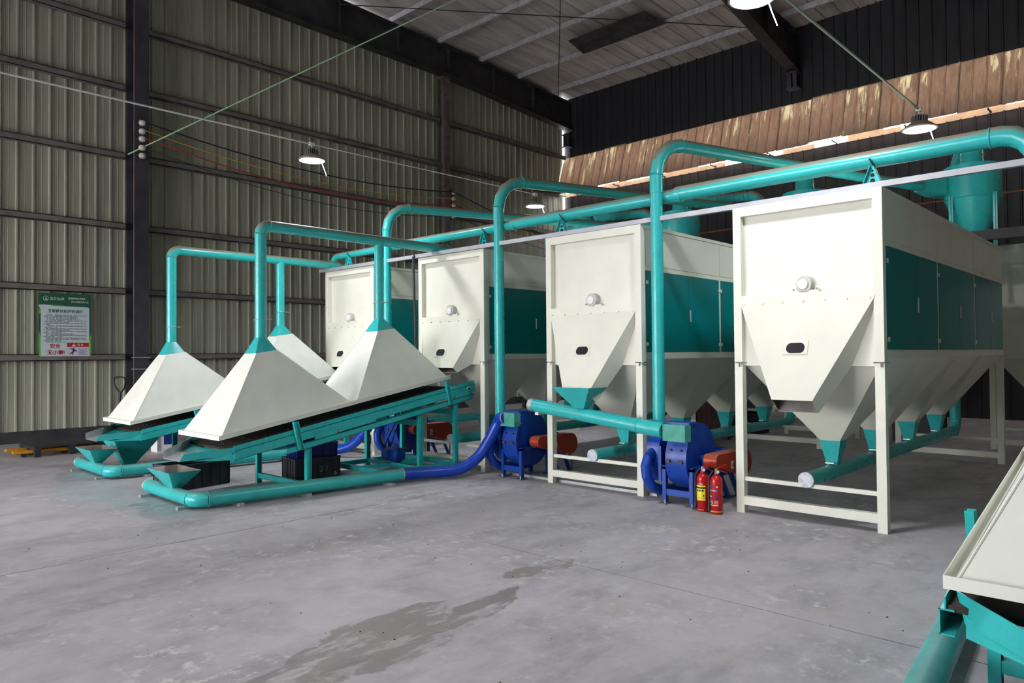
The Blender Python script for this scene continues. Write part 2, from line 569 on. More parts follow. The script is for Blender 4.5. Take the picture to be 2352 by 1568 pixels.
# other walls (outside the frame)
wr = struct('wall_right', 'ribbed steel sheet wall')
B(-11, XB, -8.2, -8.05, 0, 12.6, 'wall_panel', wallm, wr)
wf_ = struct('wall_front', 'open front of the shed with sheet above')
B(-11.2, -11.0, -8, YL, 5.2, 12.9, 'wall_panel', wallm, wf_)
B(-11.2, -11.0, -8, 5.0, 0, 7.2, 'wall_panel', wallm, wf_)  # unseen closed part, added to cut daylight coming in from the right
for y in (5.1, 11.0, 17.6):
    B(-11.2, -10.9, y - .15, y + .15, 0, 7.3, 'door_column', colm, wf_)

# ---- back wall
wb = struct('wall_back', 'near black ribbed sheet wall with a weathered brown strip')
bw = 0.96
profb = sheet_profile(bw + 0.03, 0.03, 3, False)
bs = {}
for k in range(28):
    ys = YL - 0.02 - (k + 1) * bw
    for key, z0, z1 in (('hi', 9.33, 11.75), ('lo', 0.0, 7.86)):
        if key not in bs:
            poly = [(XB - y, ys + x) for x, y in profb] + [(XB - y + 0.003, ys + x) for x, y in reversed(profb)]
            bs[key] = MB().prism_z(poly, z0, z1).build('wall_sheet', blackwall, wb, ang=15)
            bys = ys
        else:
            clone(bs[key], wb, (0.005 * (k % 2), ys - bys, 0))
    # weathered strip hanging inwards
    if 'band' not in bs:
        m = MB()
        a = [(XB - 0.02 - y, ys + x, 9.36) for x, y in profb] + [(XB - y - 0.012, ys + x, 9.36) for x, y in reversed(profb)]
        b_ = [(XB - 0.47 - y, ys + x, 7.90) for x, y in profb] + [(XB - y - 0.462, ys + x, 7.90) for x, y in reversed(profb)]
        bs['band'] = m.loft(a, b_).build('weathered_sheet', bandm, wb, ang=15)
    else:
        clone(bs['band'], wb, (0.006 * (k % 2), ys - bys, random.uniform(-.03, .03)))
    if k not in (7, 10, 16, 17, 21):
        B(XB - 0.02, XB + 0.02, ys + (.5 if k in (8, 12) else 0), ys + bw, 7.84, 7.985 + .03 * ((k * 7) % 3), 'ledge_board', tanboard, wb)
    if k % 2 == 0:
        B(XB - 0.40, XB + 0.02, ys + 0.3, ys + 0.34, 7.86, 7.90, 'strip_bracket', darkbeam, wb)
MB().box(XB + 0.03, XB + 0.09, -8, YL, 7.74, 7.80).build('wall_girt', darkbeam, wb)
for z in (1.6, 3.2, 4.8, 6.4):
    B(XB + 0.03, XB + 0.12, -8, YL, z, z + .14, 'wall_girt', darkbeam, wb)

# ---- roof
ce = struct('ceiling', 'dark grey ribbed steel roof underside on zinc purlins')
rw = 0.94
profr = sheet_profile(rw + 0.03, 0.045, 2, False)
rs0 = None
for k in range(29):
    ys = YL + 0.3 - (k + 1) * rw
    if rs0 is None:
        up_ = [(-11, ys + x, ROOF(-11) + 0.02 + y) for x, y in profr] + [(-11, ys + x, ROOF(-11) + 0.024 + y) for x, y in reversed(profr)]
        dn_ = [(XB + .25, ys + x, ROOF(XB + .25) + 0.02 + y) for x, y in profr] + [(XB + .25, ys + x, ROOF(XB + .25) + 0.024 + y) for x, y in reversed(profr)]
        rs0 = MB().loft(up_, dn_).build('roof_sheet', roofm, ce, ang=15)
        rys = ys
    else:
        clone(rs0, ce, (0, ys - rys, 0.006 * (k % 2)))
PX = [20.72, 18.88, 17.03, 15.18, 13.33, 11.48, 9.63, 7.78, 5.9, 4.0, 2.1, 0.2, -1.7, -3.6, -5.5, -7.4, -9.3]
p0 = None
for x in PX:
    z = ROOF(x)
    if p0 is None:
        m = MB()
        m.box(x - 0.012, x + 0.012, -8, YL, z - 0.2, z)
        m.box(x - 0.075, x + 0.0, -8, YL, z - 0.2, z - 0.18)
        m.box(x - 0.0, x + 0.075, -8, YL, z - 0.015, z)
        p0 = m.build('purlin', purlm, ce)
        px0, pz0 = x, z
    else:
        clone(p0, ce, (x - px0, 0, z - pz0))
def rafter(y, prof_, parent):
    m = MB()
    top = lambda x: ROOF(x) - 0.2
    for (xa, za), (xb, zb) in zip(prof_[:-1], prof_[1:]):
        m.loft([(xa, y - .015, za), (xa, y + .015, za), (xa, y + .015, top(xa)), (xa, y - .015, top(xa))],
               [(xb, y - .015, zb), (xb, y + .015, zb), (xb, y + .015, top(xb)), (xb, y - .015, top(xb))])
        for zf in (0, 1):
            A_, B_ = ((za, zb) if zf == 0 else (top(xa) - .03, top(xb) - .03))
            m.loft([(xa, y - .17, A_), (xa, y + .17, A_), (xa, y + .17, A_ + .03), (xa, y - .17, A_ + .03)],
                   [(xb, y - .17, B_), (xb, y + .17, B_), (xb, y + .17, B_ + .03), (xb, y - .17, B_ + .03)])
    o = m.build('rafter', darkbeam, parent)
    x = -9.0
    while x < 21.5:
        z = [za + (zb - za) * (x - xa) / (xb - xa) for (xa, za), (xb, zb) in zip(prof_[:-1], prof_[1:]) if xa <= x <= xb][0]
        B(x - .01, x + .01, y - .15, y + .15, z + .03, top(x) - .03, 'stiffener', darkbeam, parent)
        x += 2.05
    return o
rafter(17.5, [(-11, 10.86), (15.5, 10.76), (21.6, 10.38), (21.95, 10.36)], ce)
rafter(8.75, [(-11, 11.05), (17.5, 11.02), (21.7, 10.25), (21.95, 10.22)], ce)
rafter(-0.2, [(-11, 11.05), (17.5, 11.02), (21.7, 10.25), (21.95, 10.22)], ce)
for y in (8.75, 17.5):
    m = MB()
    m.box(21.62, 21.95, y - .17, y + .17, 10.16, 10.21)
    m.box(21.66, 21.92, y - .02, y + .02, 9.74, 10.2)
    m.box(21.66, 21.68, y - .14, y + .14, 9.74, 10.2)
    m.box(21.62, 21.95, y - .17, y + .17, 9.70, 9.74)
    m.build('column_stub', colm, ce)
# tie rods and hanging cable
MB().tube([(11.45, 17.3, 11.60), (18.89, 10.82, 11.43), (21.8, 8.3, 11.32)], 0.014, 6).build('tie_rod', darkbeam, ce)
MB().tube([(21.04, 17.35, 11.38), (15.48, 12.65, 11.53), (11.4, 9.2, 11.62)], 0.014, 6).build('tie_rod', darkbeam, ce)
# loose insulation strip under the roof
MB().loft([(17.75, 11.4, 11.60), (18.65, 11.25, 11.50), (18.65, 11.25, 11.515), (17.75, 11.4, 11.615)],
          [(17.75, 14.2, 11.58), (18.65, 14.3, 11.47), (18.65, 14.3, 11.485), (17.75, 14.2, 11.595)]).build('loose_lining', plinthm, ce)

# ================================================================ SEPARATOR MACHINES
MW = 0.77
def machine(xf, yc, label, chute=None, row2=False, L=5.9, H=3.35, pipe_label=None, doors=True):
    t = thing('separator_machine', label, 'machine', (xf, yc, 0), 'separator machines standing in rows')
    X = lambda u: xf + u
    Y = lambda v: yc + v
    # posts
    for s in (-1, 1):
        a, b = sorted((Y(s * MW), Y(s * (MW - 0.09))))
        B(X(0), X(.09), a, b, 1.64, H, 'post', cream, t)
        B(X(0.003), X(.093), a, b, 0, 1.64, 'leg', cream_pipe, t)
        B(X(L - .1), X(L), a, b, 0, 1.69, 'leg', cream_pipe, t)
        m = MB()
        m.torus((X(.047), (a + b) / 2, 1.645), (0, 0, 1), 0.066, 0.007)
        m.tube([(X(-.02), (a + b) / 2 - .02, 1.60), (X(-.02), (a + b) / 2 - .02, 1.645)], .008, 8)
        m.build('pipe_clamp', chrome, t)
    yi = MW - 0.09
    B(X(0), X(.09), Y(-yi), Y(yi), H - .1, H, 'top_beam', cream, t)
    B(X(0), X(.09), Y(-yi), Y(yi), 2.30, 2.372, 'middle_beam', cream, t)
    for u in (0.004, L - .1):
        B(X(u), X(u + .086), Y(-yi), Y(yi), .09, .18, 'base_beam', cream_pipe, t)
        B(X(u + .02), X(u + .06), Y(-yi), Y(yi), .35, .392, 'cross_bar', cream_pipe, t)
    B(X(.075), X(.085), Y(-yi), Y(yi), 2.372, H - .1, 'front_panel', cream, t)
    B(X(.055), X(.065), Y(-yi), Y(yi), 1.61, 2.30, 'lower_front_panel', cream, t)
    # body
    B(X(.09), X(L), Y(-MW + .012), Y(MW - .012), 1.69, H - .005, 'body', cream, t)
    # bays
    bl = (L - .12) / 3
    for s in (-1, 1):
        yo = lambda d: Y(s * (MW - .012 + d))
        def sb(x0, x1, z0, z1, d, name, mat, par=t, d0=0.0):
            a, b = sorted((yo(d0), yo(d)))
            return B(x0, x1, a, b, z0, z1, name, mat, par)
        sb(X(.09), X(L), 1.685, 1.765, .012, 'sill_rail', cream)
        sb(X(.09), X(L), 2.79, 2.835, .008, 'head_rail', cream)
        sb(X(.09), X(L), H - .04, H + .002, .012, 'top_rail', cream)
        for k in range(3):
            a = X(.1) + k * bl
            sb(a + .02, a + bl - .02, 2.85, H - .055, .006, 'upper_panel', cream)
            if k:
                sb(a - .025, a + .025, 1.765, 2.79, .01, 'door_mullion', cream)
            if doors:
                mid = a + bl * .54
                for q, (x0, x1) in enumerate(((a + .028, mid - .003), (mid + .003, a + bl - .028))):
                    d = sb(x0, x1, 1.772, 2.784, .014, 'cabinet_door', teal_door)
                    if q == 1:
                        h = sb(x0 + .03, x0 + .048, 2.17, 2.33, .024, 'door_handle', labwhite, d, .014)
                    hx = x0 if q == 0 else x1
                    for z in (1.87, 2.64):
                        sb(hx - .02, hx + .02, z - .022, z + .022, .024, 'hinge', cream_pipe, d, .014)
    # hoppers and outlets
    hl = L - .1
    for k in range(4):
        a = X(.06) + k * hl / 4
        b = a + hl / 4
        c = (a + b) / 2
        w = .10
        m = MB()
        m.loft([(c - w, Y(-w), .77), (c + w, Y(-w), .77), (c + w, Y(w), .77), (c - w, Y(w), .77)],
               [(a, Y(-MW + .02), 1.69), (b, Y(-MW + .02), 1.69), (b, Y(MW - .02), 1.69), (a, Y(MW - .02), 1.69)])
        m.build('hopper', cream, t)
        m = MB()
        m.loft([(c - .055, Y(-.055), .505), (c + .055, Y(-.055), .505), (c + .055, Y(.055), .505), (c - .055, Y(.055), .505)],
               [(c - .112, Y(-.112), .778), (c + .112, Y(-.112), .778), (c + .112, Y(.112), .778), (c - .112, Y(.112), .778)])
        o = m.build('hopper_outlet', teal, t)
        B(c - .13, c - .03, Y(-.045), Y(.045), .528, .538, 'slide_gate', chrome, o)
    # bearing on the middle beam
    if not row2:
        m = MB()
        m.box(X(.01), X(.08), Y(-.15), Y(.15), 2.372, 2.395)
        b1 = m.build('bearing_block', cream_pipe, t)
        MB().lathe([(.082, 0), (.088, .012), (.088, .07)], (X(.0), Y(0), 2.455), 28, 'x').build('bearing_ring', bearm, b1)
        MB().lathe([(.05, 0), (.055, .008), (.055, .03)], (X(-.018), Y(0), 2.455), 24, 'x').build('shaft_end', white, b1)
        for s in (-1, 1):
            MB().lathe([(.012, 0), (.012, .02)], (X(.045), Y(s * .12), 2.395), 8).build('bolt', galv, b1)
    # front chute
    if chute:
        zcut = chute
        wt = .69
        # full chute: lip 0.345 m out and 1.013 m down, 0.41 m wide; cut short where a hood is in the way
        fl_ = (2.285 - zcut) / 1.013
        xbf, zbf = X(-.004) - .341 * fl_, zcut
        plane = lambda x_, z_: wt + (x_ - X(-.004)) * .2964 + (z_ - 2.285) * .379
        xbb = xbf + .165 * (1 if fl_ > .95 else .55)
        zbb = zbf - .129 * (1 if fl_ > .95 else .55)
        wb_ = plane(xbf, zbf)
        TF, BF, BB, BM, TB = (X(-.004), 2.285, wt), (xbf, zbf, wb_), (xbb, zbb, plane(xbb, zbb)), (X(.054), 1.615, plane(X(.054), 1.615)), (X(.054), 2.285, plane(X(.054), 2.285))
        P = lambda q, s: (q[0], Y(s * q[2]), q[1])
        m = MB()
        th = .004
        fs = []
        vs = [P(q, s) for s in (-1, 1) for q in (TF, BF, BB, BM, TB)]
        fs = [(0, 1, 6, 5), (2, 3, 8, 7), (0, 4, 3, 2, 1), (5, 6, 7, 8, 9), (0, 5, 9, 4)]
        m.add(vs, fs)
        ch = m.build('front_chute', cream, t, flat=True)
        so = ch.modifiers.new('thickness', 'SOLIDIFY')
        so.thickness = .005
        so.offset = -1
        ch.data.materials.append(steelface)
        so.material_offset = 1
        B(X(-.006), X(.0), Y(-wt), Y(wt), 2.262, 2.302, 'chute_flange', cream_pipe, t)
        for k in range(7):
            MB().lathe([(.009, 0), (.009, .012)], (X(-.018), Y(-wt + .04 + k * (2 * wt - .08) / 6), 2.282), 8, 'x').build('bolt', galv, t)
        # sight window on the sloping face
        n_ = V((-(2.285 - zbf), 0, -(X(-.004) - xbf))).normalized()
        dn = (V((xbf, 0, zbf)) - V((X(-.004), 0, 2.285))).normalized()
        zc = 1.80
        fpos = (2.285 - zc) / (2.285 - zbf)
        c = V((X(-.004) + (xbf - X(-.004)) * fpos, Y(0.02), zc))
        def face_pt(v, d, h): return c + V((0, v, 0)) + dn * d + n_ * h
        fr = MB()
        Q = lambda h, w_, d_: [face_pt(-w_, -d_, h), face_pt(w_, -d_, h), face_pt(w_, d_, h), face_pt(-w_, d_, h)]
        fr.loft(Q(.0, .13, .078), Q(.01, .122, .07))
        fo = fr.build('sight_window', cream, t)
        st_ = []
        for k in range(24):
            a = 2 * math.pi * k / 24
            st_.append((.045 * (1 if math.cos(a) > 0 else -1) + .05 * math.cos(a), .055 * math.sin(a)))
        gm = MB()
        gm.loft([face_pt(p, q, .008) for p, q in st_], [face_pt(p, q, .013) for p, q in st_])
        gm.build('sight_glass', darkglass, fo)
    return t

MACH = [(7.55, 2.965, 'cream machine with teal doors nearest the fire extinguishers, its chute open below', 1.272),
        (7.60, 5.745, 'cream machine with teal doors whose front chute empties into a teal funnel', 1.262),
        (7.65, 8.56, 'cream machine with a black cable running down its left front post', 1.56),
        (7.65, 11.33, 'leftmost cream machine in the front row, behind the hoods', 1.56)]
for a in MACH:
    machine(*a)
R2 = [(15.3, 1.95, 'cream machine at far right behind the cyclone legs', 3.75), (15.45, 5.75, 'cream machine in the back row behind the second cyclone from the right', 3.1), (15.4, 8.4, 'cream machine in the back row under the third cyclone from the right', 3.1)]
for x, y, lb, h in R2:
    machine(x, y, lb, None, True, 5.6, h, doors=False)

# collecting ducts beneath the hoppers
CP = ['of the machine nearest the extinguishers', 'of the machine with the teal funnel', 'of the machine with the black cable', 'of the leftmost machine']
for (xf, yc, _, _), lb in zip(MACH, CP):
    t = thing('collecting_duct', 'teal floor duct under the hoppers ' + lb, 'duct', (xf, yc, 0), 'collecting ducts under the machines')
    duct(t, [(xf + .0, yc, .435), (xf + 6.35, yc, .435), (xf + 6.35, yc, 2.2)], .08, .18, teal_floor)
    MB().lathe([(.079, 0), (.082, .004), (.082, .018)], (xf - .012, yc, .435), 28, 'x').build('end_cap', capm, t)

# rail on top of the machines, main header duct and its brackets
t = thing('top_rail', 'long grey steel rail lying across the tops of the machines', 'rail', (7.66, 1, 3.36))
MB().box(7.60, 7.66, 0.6, 12.25, 3.355, 3.412).build('rail_tube', railm, t)
t = thing('header_duct', 'long dusty teal main duct running above all the machine fronts', 'duct', (7.75, 6, 3.66))
hx, hz = 7.75, 3.675
segs = [(0.98, 4.55, .088), (4.55, 7.28, .078), (7.28, 9.95, .070), (9.95, 11.75, .062)]
for i, (a, b, r) in enumerate(segs):
    zz = hz - i * .012
    MB().tube([(hx, a if i else 1.32, zz), (hx, b, zz)], r, 28).build('pipe', teal_top, t, ang=20)
    if i:
        MB().tube([(hx, a - .07, zz), (hx, a + .07, zz)], [segs[i - 1][2], r], 28).build('reducer', teal_top, t, ang=20)
ap = arc_pts((hx, 3, hz), (hx, .98, hz), (hx, .98, 0), .28, 4)
MB().tube([(hx, 1.33, hz)] + ap, .092, 28).build('elbow', teal_top, t, ang=20)
MB().torus((hx, 1.33, hz), (0, 1, 0), .093, .007).build('clamp_ring', teal, t)
MB().torus(ap[-1], (0, 0, 1), .093, .007).build('clamp_ring', teal, t)
MB().tube([ap[-1], (hx, .98, 0.02)], .088, 28).build('pipe', teal, t, ang=20)
zz = hz - .036
ap = arc_pts((hx, 9, zz), (hx, 11.98, zz), (hx, 11.98, 2), .16, 4)
MB().tube([(hx, 11.75, zz)] + ap, .064, 24).build('elbow', teal_top, t, ang=20)
MB().tube([ap[-1], (hx, 11.98, 3.355)], .062, 24).build('pipe', teal, t, ang=20)
BR = [(2.31, 'right end of the header duct'), (6.28, 'above the second machine'), (7.79, 'right of the middle riser'), (11.35, 'above the leftmost machine')]
for y, lb in BR:
    t = thing('duct_bracket', 'triangular teal bracket with round holes under the header duct, ' + lb, 'bracket', (7.66, y, 3.41), 'triangular header brackets')
    m = MB()
    m.prism_x([(y - .085, 3.41), (y + .085, 3.41), (y + .018, 3.585), (y - .018, 3.585)], 7.67, 7.676)
    for s in (-1, 1):
        m.loft([(7.63, y + s * .085, 3.41), (7.70, y + s * .085, 3.41), (7.70, y + s * .079, 3.41), (7.63, y + s * .079, 3.41)],
               [(7.63, y + s * .018, 3.585), (7.70, y + s * .018, 3.585), (7.70, y + s * .012, 3.585), (7.63, y + s * .012, 3.585)])
    m.build('plate', teal, t)
    for z, r in ((3.54, .011), (3.497, .019), (3.44, .024)):
        MB().lathe([(r, 0), (r, .003)], (7.667, y, z), 18, 'x').build('hole', darkglass, t)
    MB().tube([(hx - .11, y + .02, 3.66), (hx - .09, y, 3.615), (hx - .03, y, 3.578), (hx + .02, y, 3.57)], .008, 8).build('hook', darkbeam, t)

# ================================================================ FANS
def fan(dx, dy, label, hose=False):
    t = thing('centrifugal_fan', label, 'fan', (7.43 + dx, 4.4 + dy, 0), 'blue belt driven fans between the machines')
    X = lambda x: x + dx
    Y = lambda y: y + dy
    # scroll housing
    cx, cz = 7.71, .52
    pol = [(7.43, .755), (7.43, .93), (7.60, .93)]
    for k in range(13):
        a = R(80 - k * 17)
        rr = .41 - .005 * k
        pol.append((cx + math.cos(a) * rr * .92, cz + math.sin(a) * rr))
    for k in range(6):
        a = R(228 - k * 16) if False else R(-124 - 14 - k * 14)
        pol.append((cx + math.cos(a) * .345, cz + math.sin(a) * .37))
    hs = MB().prism_y([(X(a), b) for a, b in pol], Y(4.25), Y(4.52)).build('scroll_housing', blue, t, ang=30)
    m = MB()
    m.box(X(7.355), X(7.375), Y(4.27), Y(4.50), .50, .505)
    for y in (4.29, 4.45):
        m.box(X(7.345), X(7.375), Y(y), Y(y + .05), .49, .53)
    m.build('access_latch', darkbeam, hs)
    for y in (4.32, 4.45):
        MB().lathe([(.012, 0), (.012, .02)], (X(7.365), Y(y), .64), 8, 'x').build('bolt', darkbeam, hs)
    B(X(7.41), X(7.62), Y(4.23), Y(4.54), .93, .955, 'top_flange', blue, t)
    B(X(7.30), X(7.43), Y(4.22), Y(4.51), .745, .935, 'inlet_box', tealbox, t)
    for z in (.78, .90):
        MB().lathe([(.008, 0), (.008, .01)], (X(7.46), Y(4.24), z), 8, 'y').build('bolt', galv, t)
    # frame
    for y in (4.20, 4.55):
        B(X(7.42), X(7.475), Y(y), Y(y + .045), .005, .43, 'frame_leg', blue, t)
        B(X(7.42), X(8.05), Y(y), Y(y + .045), .40, .44, 'frame_rail', blue, t)
        B(X(7.99), X(8.05), Y(y), Y(y + .045), .005, .40, 'frame_leg', blue, t)
        B(X(7.36), X(7.50), Y(y - .03), Y(y + .075), 0, .012, 'foot_plate', rustm, t)
        MB().lathe([(.01, 0), (.01, .04)], (X(7.38), Y(y - .015), .012), 8).build('anchor_bolt', galv, t)
    B(X(7.43), X(7.47), Y(4.245), Y(4.55), .10, .17, 'frame_tie', blue, t)
    # shaft, bearing and belt guard
    MB().tube([(X(7.72), Y(4.26), .52), (X(7.72), Y(4.02), .52)], .04, 16).build('shaft', darkbeam, t)
    B(X(7.64), X(7.80), Y(4.12), Y(4.2), .43, .57, 'bearing', blue, t)
    pol = []
    a0, r0, a1, r1 = (7.545, .535), .075, (8.20, .455), .15
    for k in range(9):
        a = R(97 + k * 166 / 8)
        pol.append((X(a0[0]) + math.cos(a) * r0, a0[1] + math.sin(a) * r0))
    for k in range(13):
        a = R(-97 + k * 194 / 12)
        pol.append((X(a1[0]) + math.cos(a) * r1, a1[1] + math.sin(a) * r1))
    gd = MB().prism_y(pol, Y(3.93), Y(4.09)).build('belt_guard', red_guard, t, ang=30)
    B(X(7.83), X(7.875), Y(3.924), Y(3.93), .42, .51, 'warning_label', labwhite, gd)
    MB().prism_y([(X(7.84), .44), (X(7.865), .44), (X(7.86), .495), (X(7.85), .47)], Y(3.921), Y(3.924)).build('label_mark', ink, gd)
    # motor
    mo = MB().lathe([(.05, -.17), (.125, -.16), (.13, -.1), (.13, .16), (.1, .19)], (X(8.22), Y(4.32), .46), 24, 'y').build('motor', blue, t)
    for k in range(16):
        a = 2 * math.pi * k / 16
        c, s_ = math.cos(a), math.sin(a)
        MB().bar((X(8.22) + c * .135, Y(4.23), .46 + s_ * .135), (X(8.22) + c * .135, Y(4.46), .46 + s_ * .135), .006, .02, (c, 0, s_)).build('cooling_fin', blue, mo)
    MB().torus((X(8.22), Y(4.32), .615), (1, 0, 0), .02, .005, 16, 6).build('lifting_eye', darkbeam, mo)
    B(X(8.05), X(8.38), Y(4.17), Y(4.47), .28, .33, 'motor_base', blue, t)
    for x in (8.08, 8.34):
        MB().bar((X(x), Y(4.2), .28), (X(x + .1), Y(4.15), .005), .045, .045).build('motor_strut', blue, t)
    # discharge casing and loop
    pol = []
    for k in range(9):
        a = R(180 - k * 180 / 8)
        pol.append((X(7.62) + math.cos(a) * .16, .62 + math.sin(a) * .17))
    pol += [(X(7.78), .40), (X(7.72), .30), (X(7.60), .22), (X(7.50), .32), (X(7.46), .45)]
    MB().prism_y(pol, Y(4.66), Y(4.83)).build('discharge_casing', blue, t, ang=30)
    B(X(7.44), X(7.455), Y(4.62), Y(4.66), .25, .66, 'casing_strap', blue, t)
    MB().tube([(X(7.50), Y(4.76), .58), (X(7.40), Y(4.77), .52), (X(7.36), Y(4.78), .42), (X(7.365), Y(4.77), .30), (X(7.42), Y(4.75), .19), (X(7.52), Y(4.72), .13), (X(7.66), Y(4.68), .12), (X(7.95), Y(4.60), .12)], .062, 16).build('return_pipe', blue, t, ang=12)
    MB().tube([(X(8.3), Y(4.15), .4), (X(8.42), Y(4.1), .2), (X(8.40), Y(4.08), .05), (X(8.25), Y(4.12), .02), (X(8.0), Y(4.3), .015)], .012, 8).build('motor_cable', black, t)
    return t
fan(0, 0, 'blue fan with orange belt guard behind the two fire extinguishers')
fan(.10, 2.73, 'blue fan with orange belt guard fed by the blue hose from the front conveyor')
fan(.12, 5.47, 'blue fan with orange belt guard half hidden behind the front conveyor frame')

# riser ducts from the fans to the cyclones
CY = [(14.0, 2.67), (14.0, 5.43), (14.0, 8.14), (14.0, 10.78)]
RS = [(7.63, 4.76, 'thick teal riser pipe behind the fire extinguishers, bending back over the machines'),
      (7.65, 7.465, 'teal riser pipe beside the blue hose, bending back over the machines'),
      (7.65, 10.17, 'teal riser pipe behind the front conveyor hoods, bending back towards the rear')]
for i, (x, y, lb) in enumerate(RS):
    t = thing('riser_duct', lb, 'duct', (x, y, .7), 'riser ducts from the fans')
    cyx, cyy = CY[i]
    a, b, c = V((x, y, .74)), V((x, y, 4.33)), V((13.32, cyy + .62, 4.47))
    ap = arc_pts(a, b, c, .42, 4)
    MB().tube([a, (x, y, 3.72)], .074, 24).build('pipe', teal, t, ang=20)
    MB().tube([(x, y, 3.70), ap[0]], .079, 24).build('pipe_sleeve', teal, t, ang=20)
    MB().tube(ap, .082, 24).build('elbow', teal_top, t, ang=20)
    for q, d in ((ap[0], (0, 0, 1)), (ap[-1], c - ap[-1])):
        MB().torus(q, d, .083, .006).build('clamp_ring', teal, t)
    MB().tube([ap[-1], c], .079, 24).build('pipe', teal_top, t, ang=20)

# ================================================================ CYCLONES
CL = ['large teal cyclone at the far right above the platform beam', 'second teal cyclone from the right, behind the header duct', 'third teal cyclone from the right, partly behind the thick riser pipe', 'leftmost teal cyclone showing only its top above the machines']
for i, ((x, y), lb) in enumerate(zip(CY, CL)):
    t = thing('cyclone', lb, 'cyclone', (x, y, 3.3), 'teal cyclones behind the machines')
    MB().lathe([(.41, 4.27), (.41, 4.80)], (x, y, 0), 40).build('barrel', teal, t)
    MB().lathe([(.11, 3.42), (.40, 4.25), (.418, 4.262), (.418, 4.285)], (x, y, 0), 40).build('cone', teal, t)
    MB().lathe([(.09, 2.9), (.10, 3.44)], (x, y, 0), 20).build('discharge_spout', teal, t)
    MB().lathe([(.2, 4.795), (.165, 4.9), (.165, 5.12)], (x, y, 0), 28).build('outlet_neck', teal, t)
    MB().torus((x, y, 4.98), (0, 0, 1), .166, .008).build('clamp_ring', teal, t)
    ap = arc_pts((x, y, 4.9), (x, y, 5.32), (x + .75, y + .35, 5.02), .2, 4)
    MB().tube([(x, y, 5.1)] + ap + [(x + .75, y + .35, 5.02), (x + .8, y + .38, 3.0)], .14, 20).build('outlet_duct', teal, t, ang=20)
    # tangential inlet
    m = MB()
    m.loft([(x - .62, y + .56, 4.40), (x - .62, y + .72, 4.40), (x - .62, y + .72, 4.56), (x - .62, y + .56, 4.56)],
           [(x - .35, y + .30, 4.34), (x - .35, y + .62, 4.34), (x - .35, y + .62, 4.70), (x - .35, y + .30, 4.70)])
    m.loft([(x - .35, y + .30, 4.34), (x - .35, y + .62, 4.34), (x - .35, y + .62, 4.70), (x - .35, y + .30, 4.70)],
           [(x + .1, y + .10, 4.34), (x + .1, y + .415, 4.34), (x + .1, y + .415, 4.70), (x + .1, y + .10, 4.70)])
    m.build('inlet_box', teal, t)
    for k in range(4):
        a = R(45 + 90 * k + 10)
        px, py = x + math.cos(a) * .43, y + math.sin(a) * .43
        m = MB()
        m.box(px - .03, px + .03, py - .004, py + .004, 3.0 if k in (0, 3) else 3.68, 4.30)
        m.box(px - .004, px + .004, py - .03, py + .03, 3.0 if k in (0, 3) else 3.68, 4.30)
        m.build('support_leg', teal, t)
for x, lb in ((13.66, 'dark steel platform beam in front of the cyclones'), (14.45, 'dark steel platform beam behind the cyclones')):
    t = thing('platform_beam', lb, 'beam', (x, 6, 0))
    MB().box(x - .05, x + .05, .3, 12.6, 3.52, 3.68).build('beam', darkbeam, t)
    for y in (.5, 6.95, 12.45):
        B(x - .05, x + .05, y - .05, y + .05, 0, 3.52, 'beam_post', darkbeam, t)
# flexible duct bends on top of the back row
for i, (y, lb) in enumerate(((7.1, 'ribbed teal duct bend above the second machine, near the black wall'), (9.95, 'ribbed teal duct bend near the left end of the black wall'))):
    t = thing('rear_duct', lb, 'duct', (15.7, y, 3.1), 'rear duct bends')
    p = [(15.7, y + 1.9, .04 if i else 3.1), (15.7, y + 1.9, 5.42), (15.7, y, 5.30), (15.7, y, .04 if i else 3.1)]
    duct(t, p, .11, .26, teal_top, 5)
    for k in range(6):
        MB().torus((15.7, y + .35 + k * .22, 5.30 + (.35 + k * .22) / 1.9 * .12), (0, 1, 0), .112, .006).build('rib_ring', teal, t)
t = thing('cable_tray', 'thin rusty orange pipe running along the black wall', 'pipe', (16, 6, 4.2))
MB().tube([(17.8, 0.4, 5.0), (17.8, 12.5, 5.0)], .02, 10).build('pipe', paint('copper_pipe', (150, 96, 62), .5, .3), t)

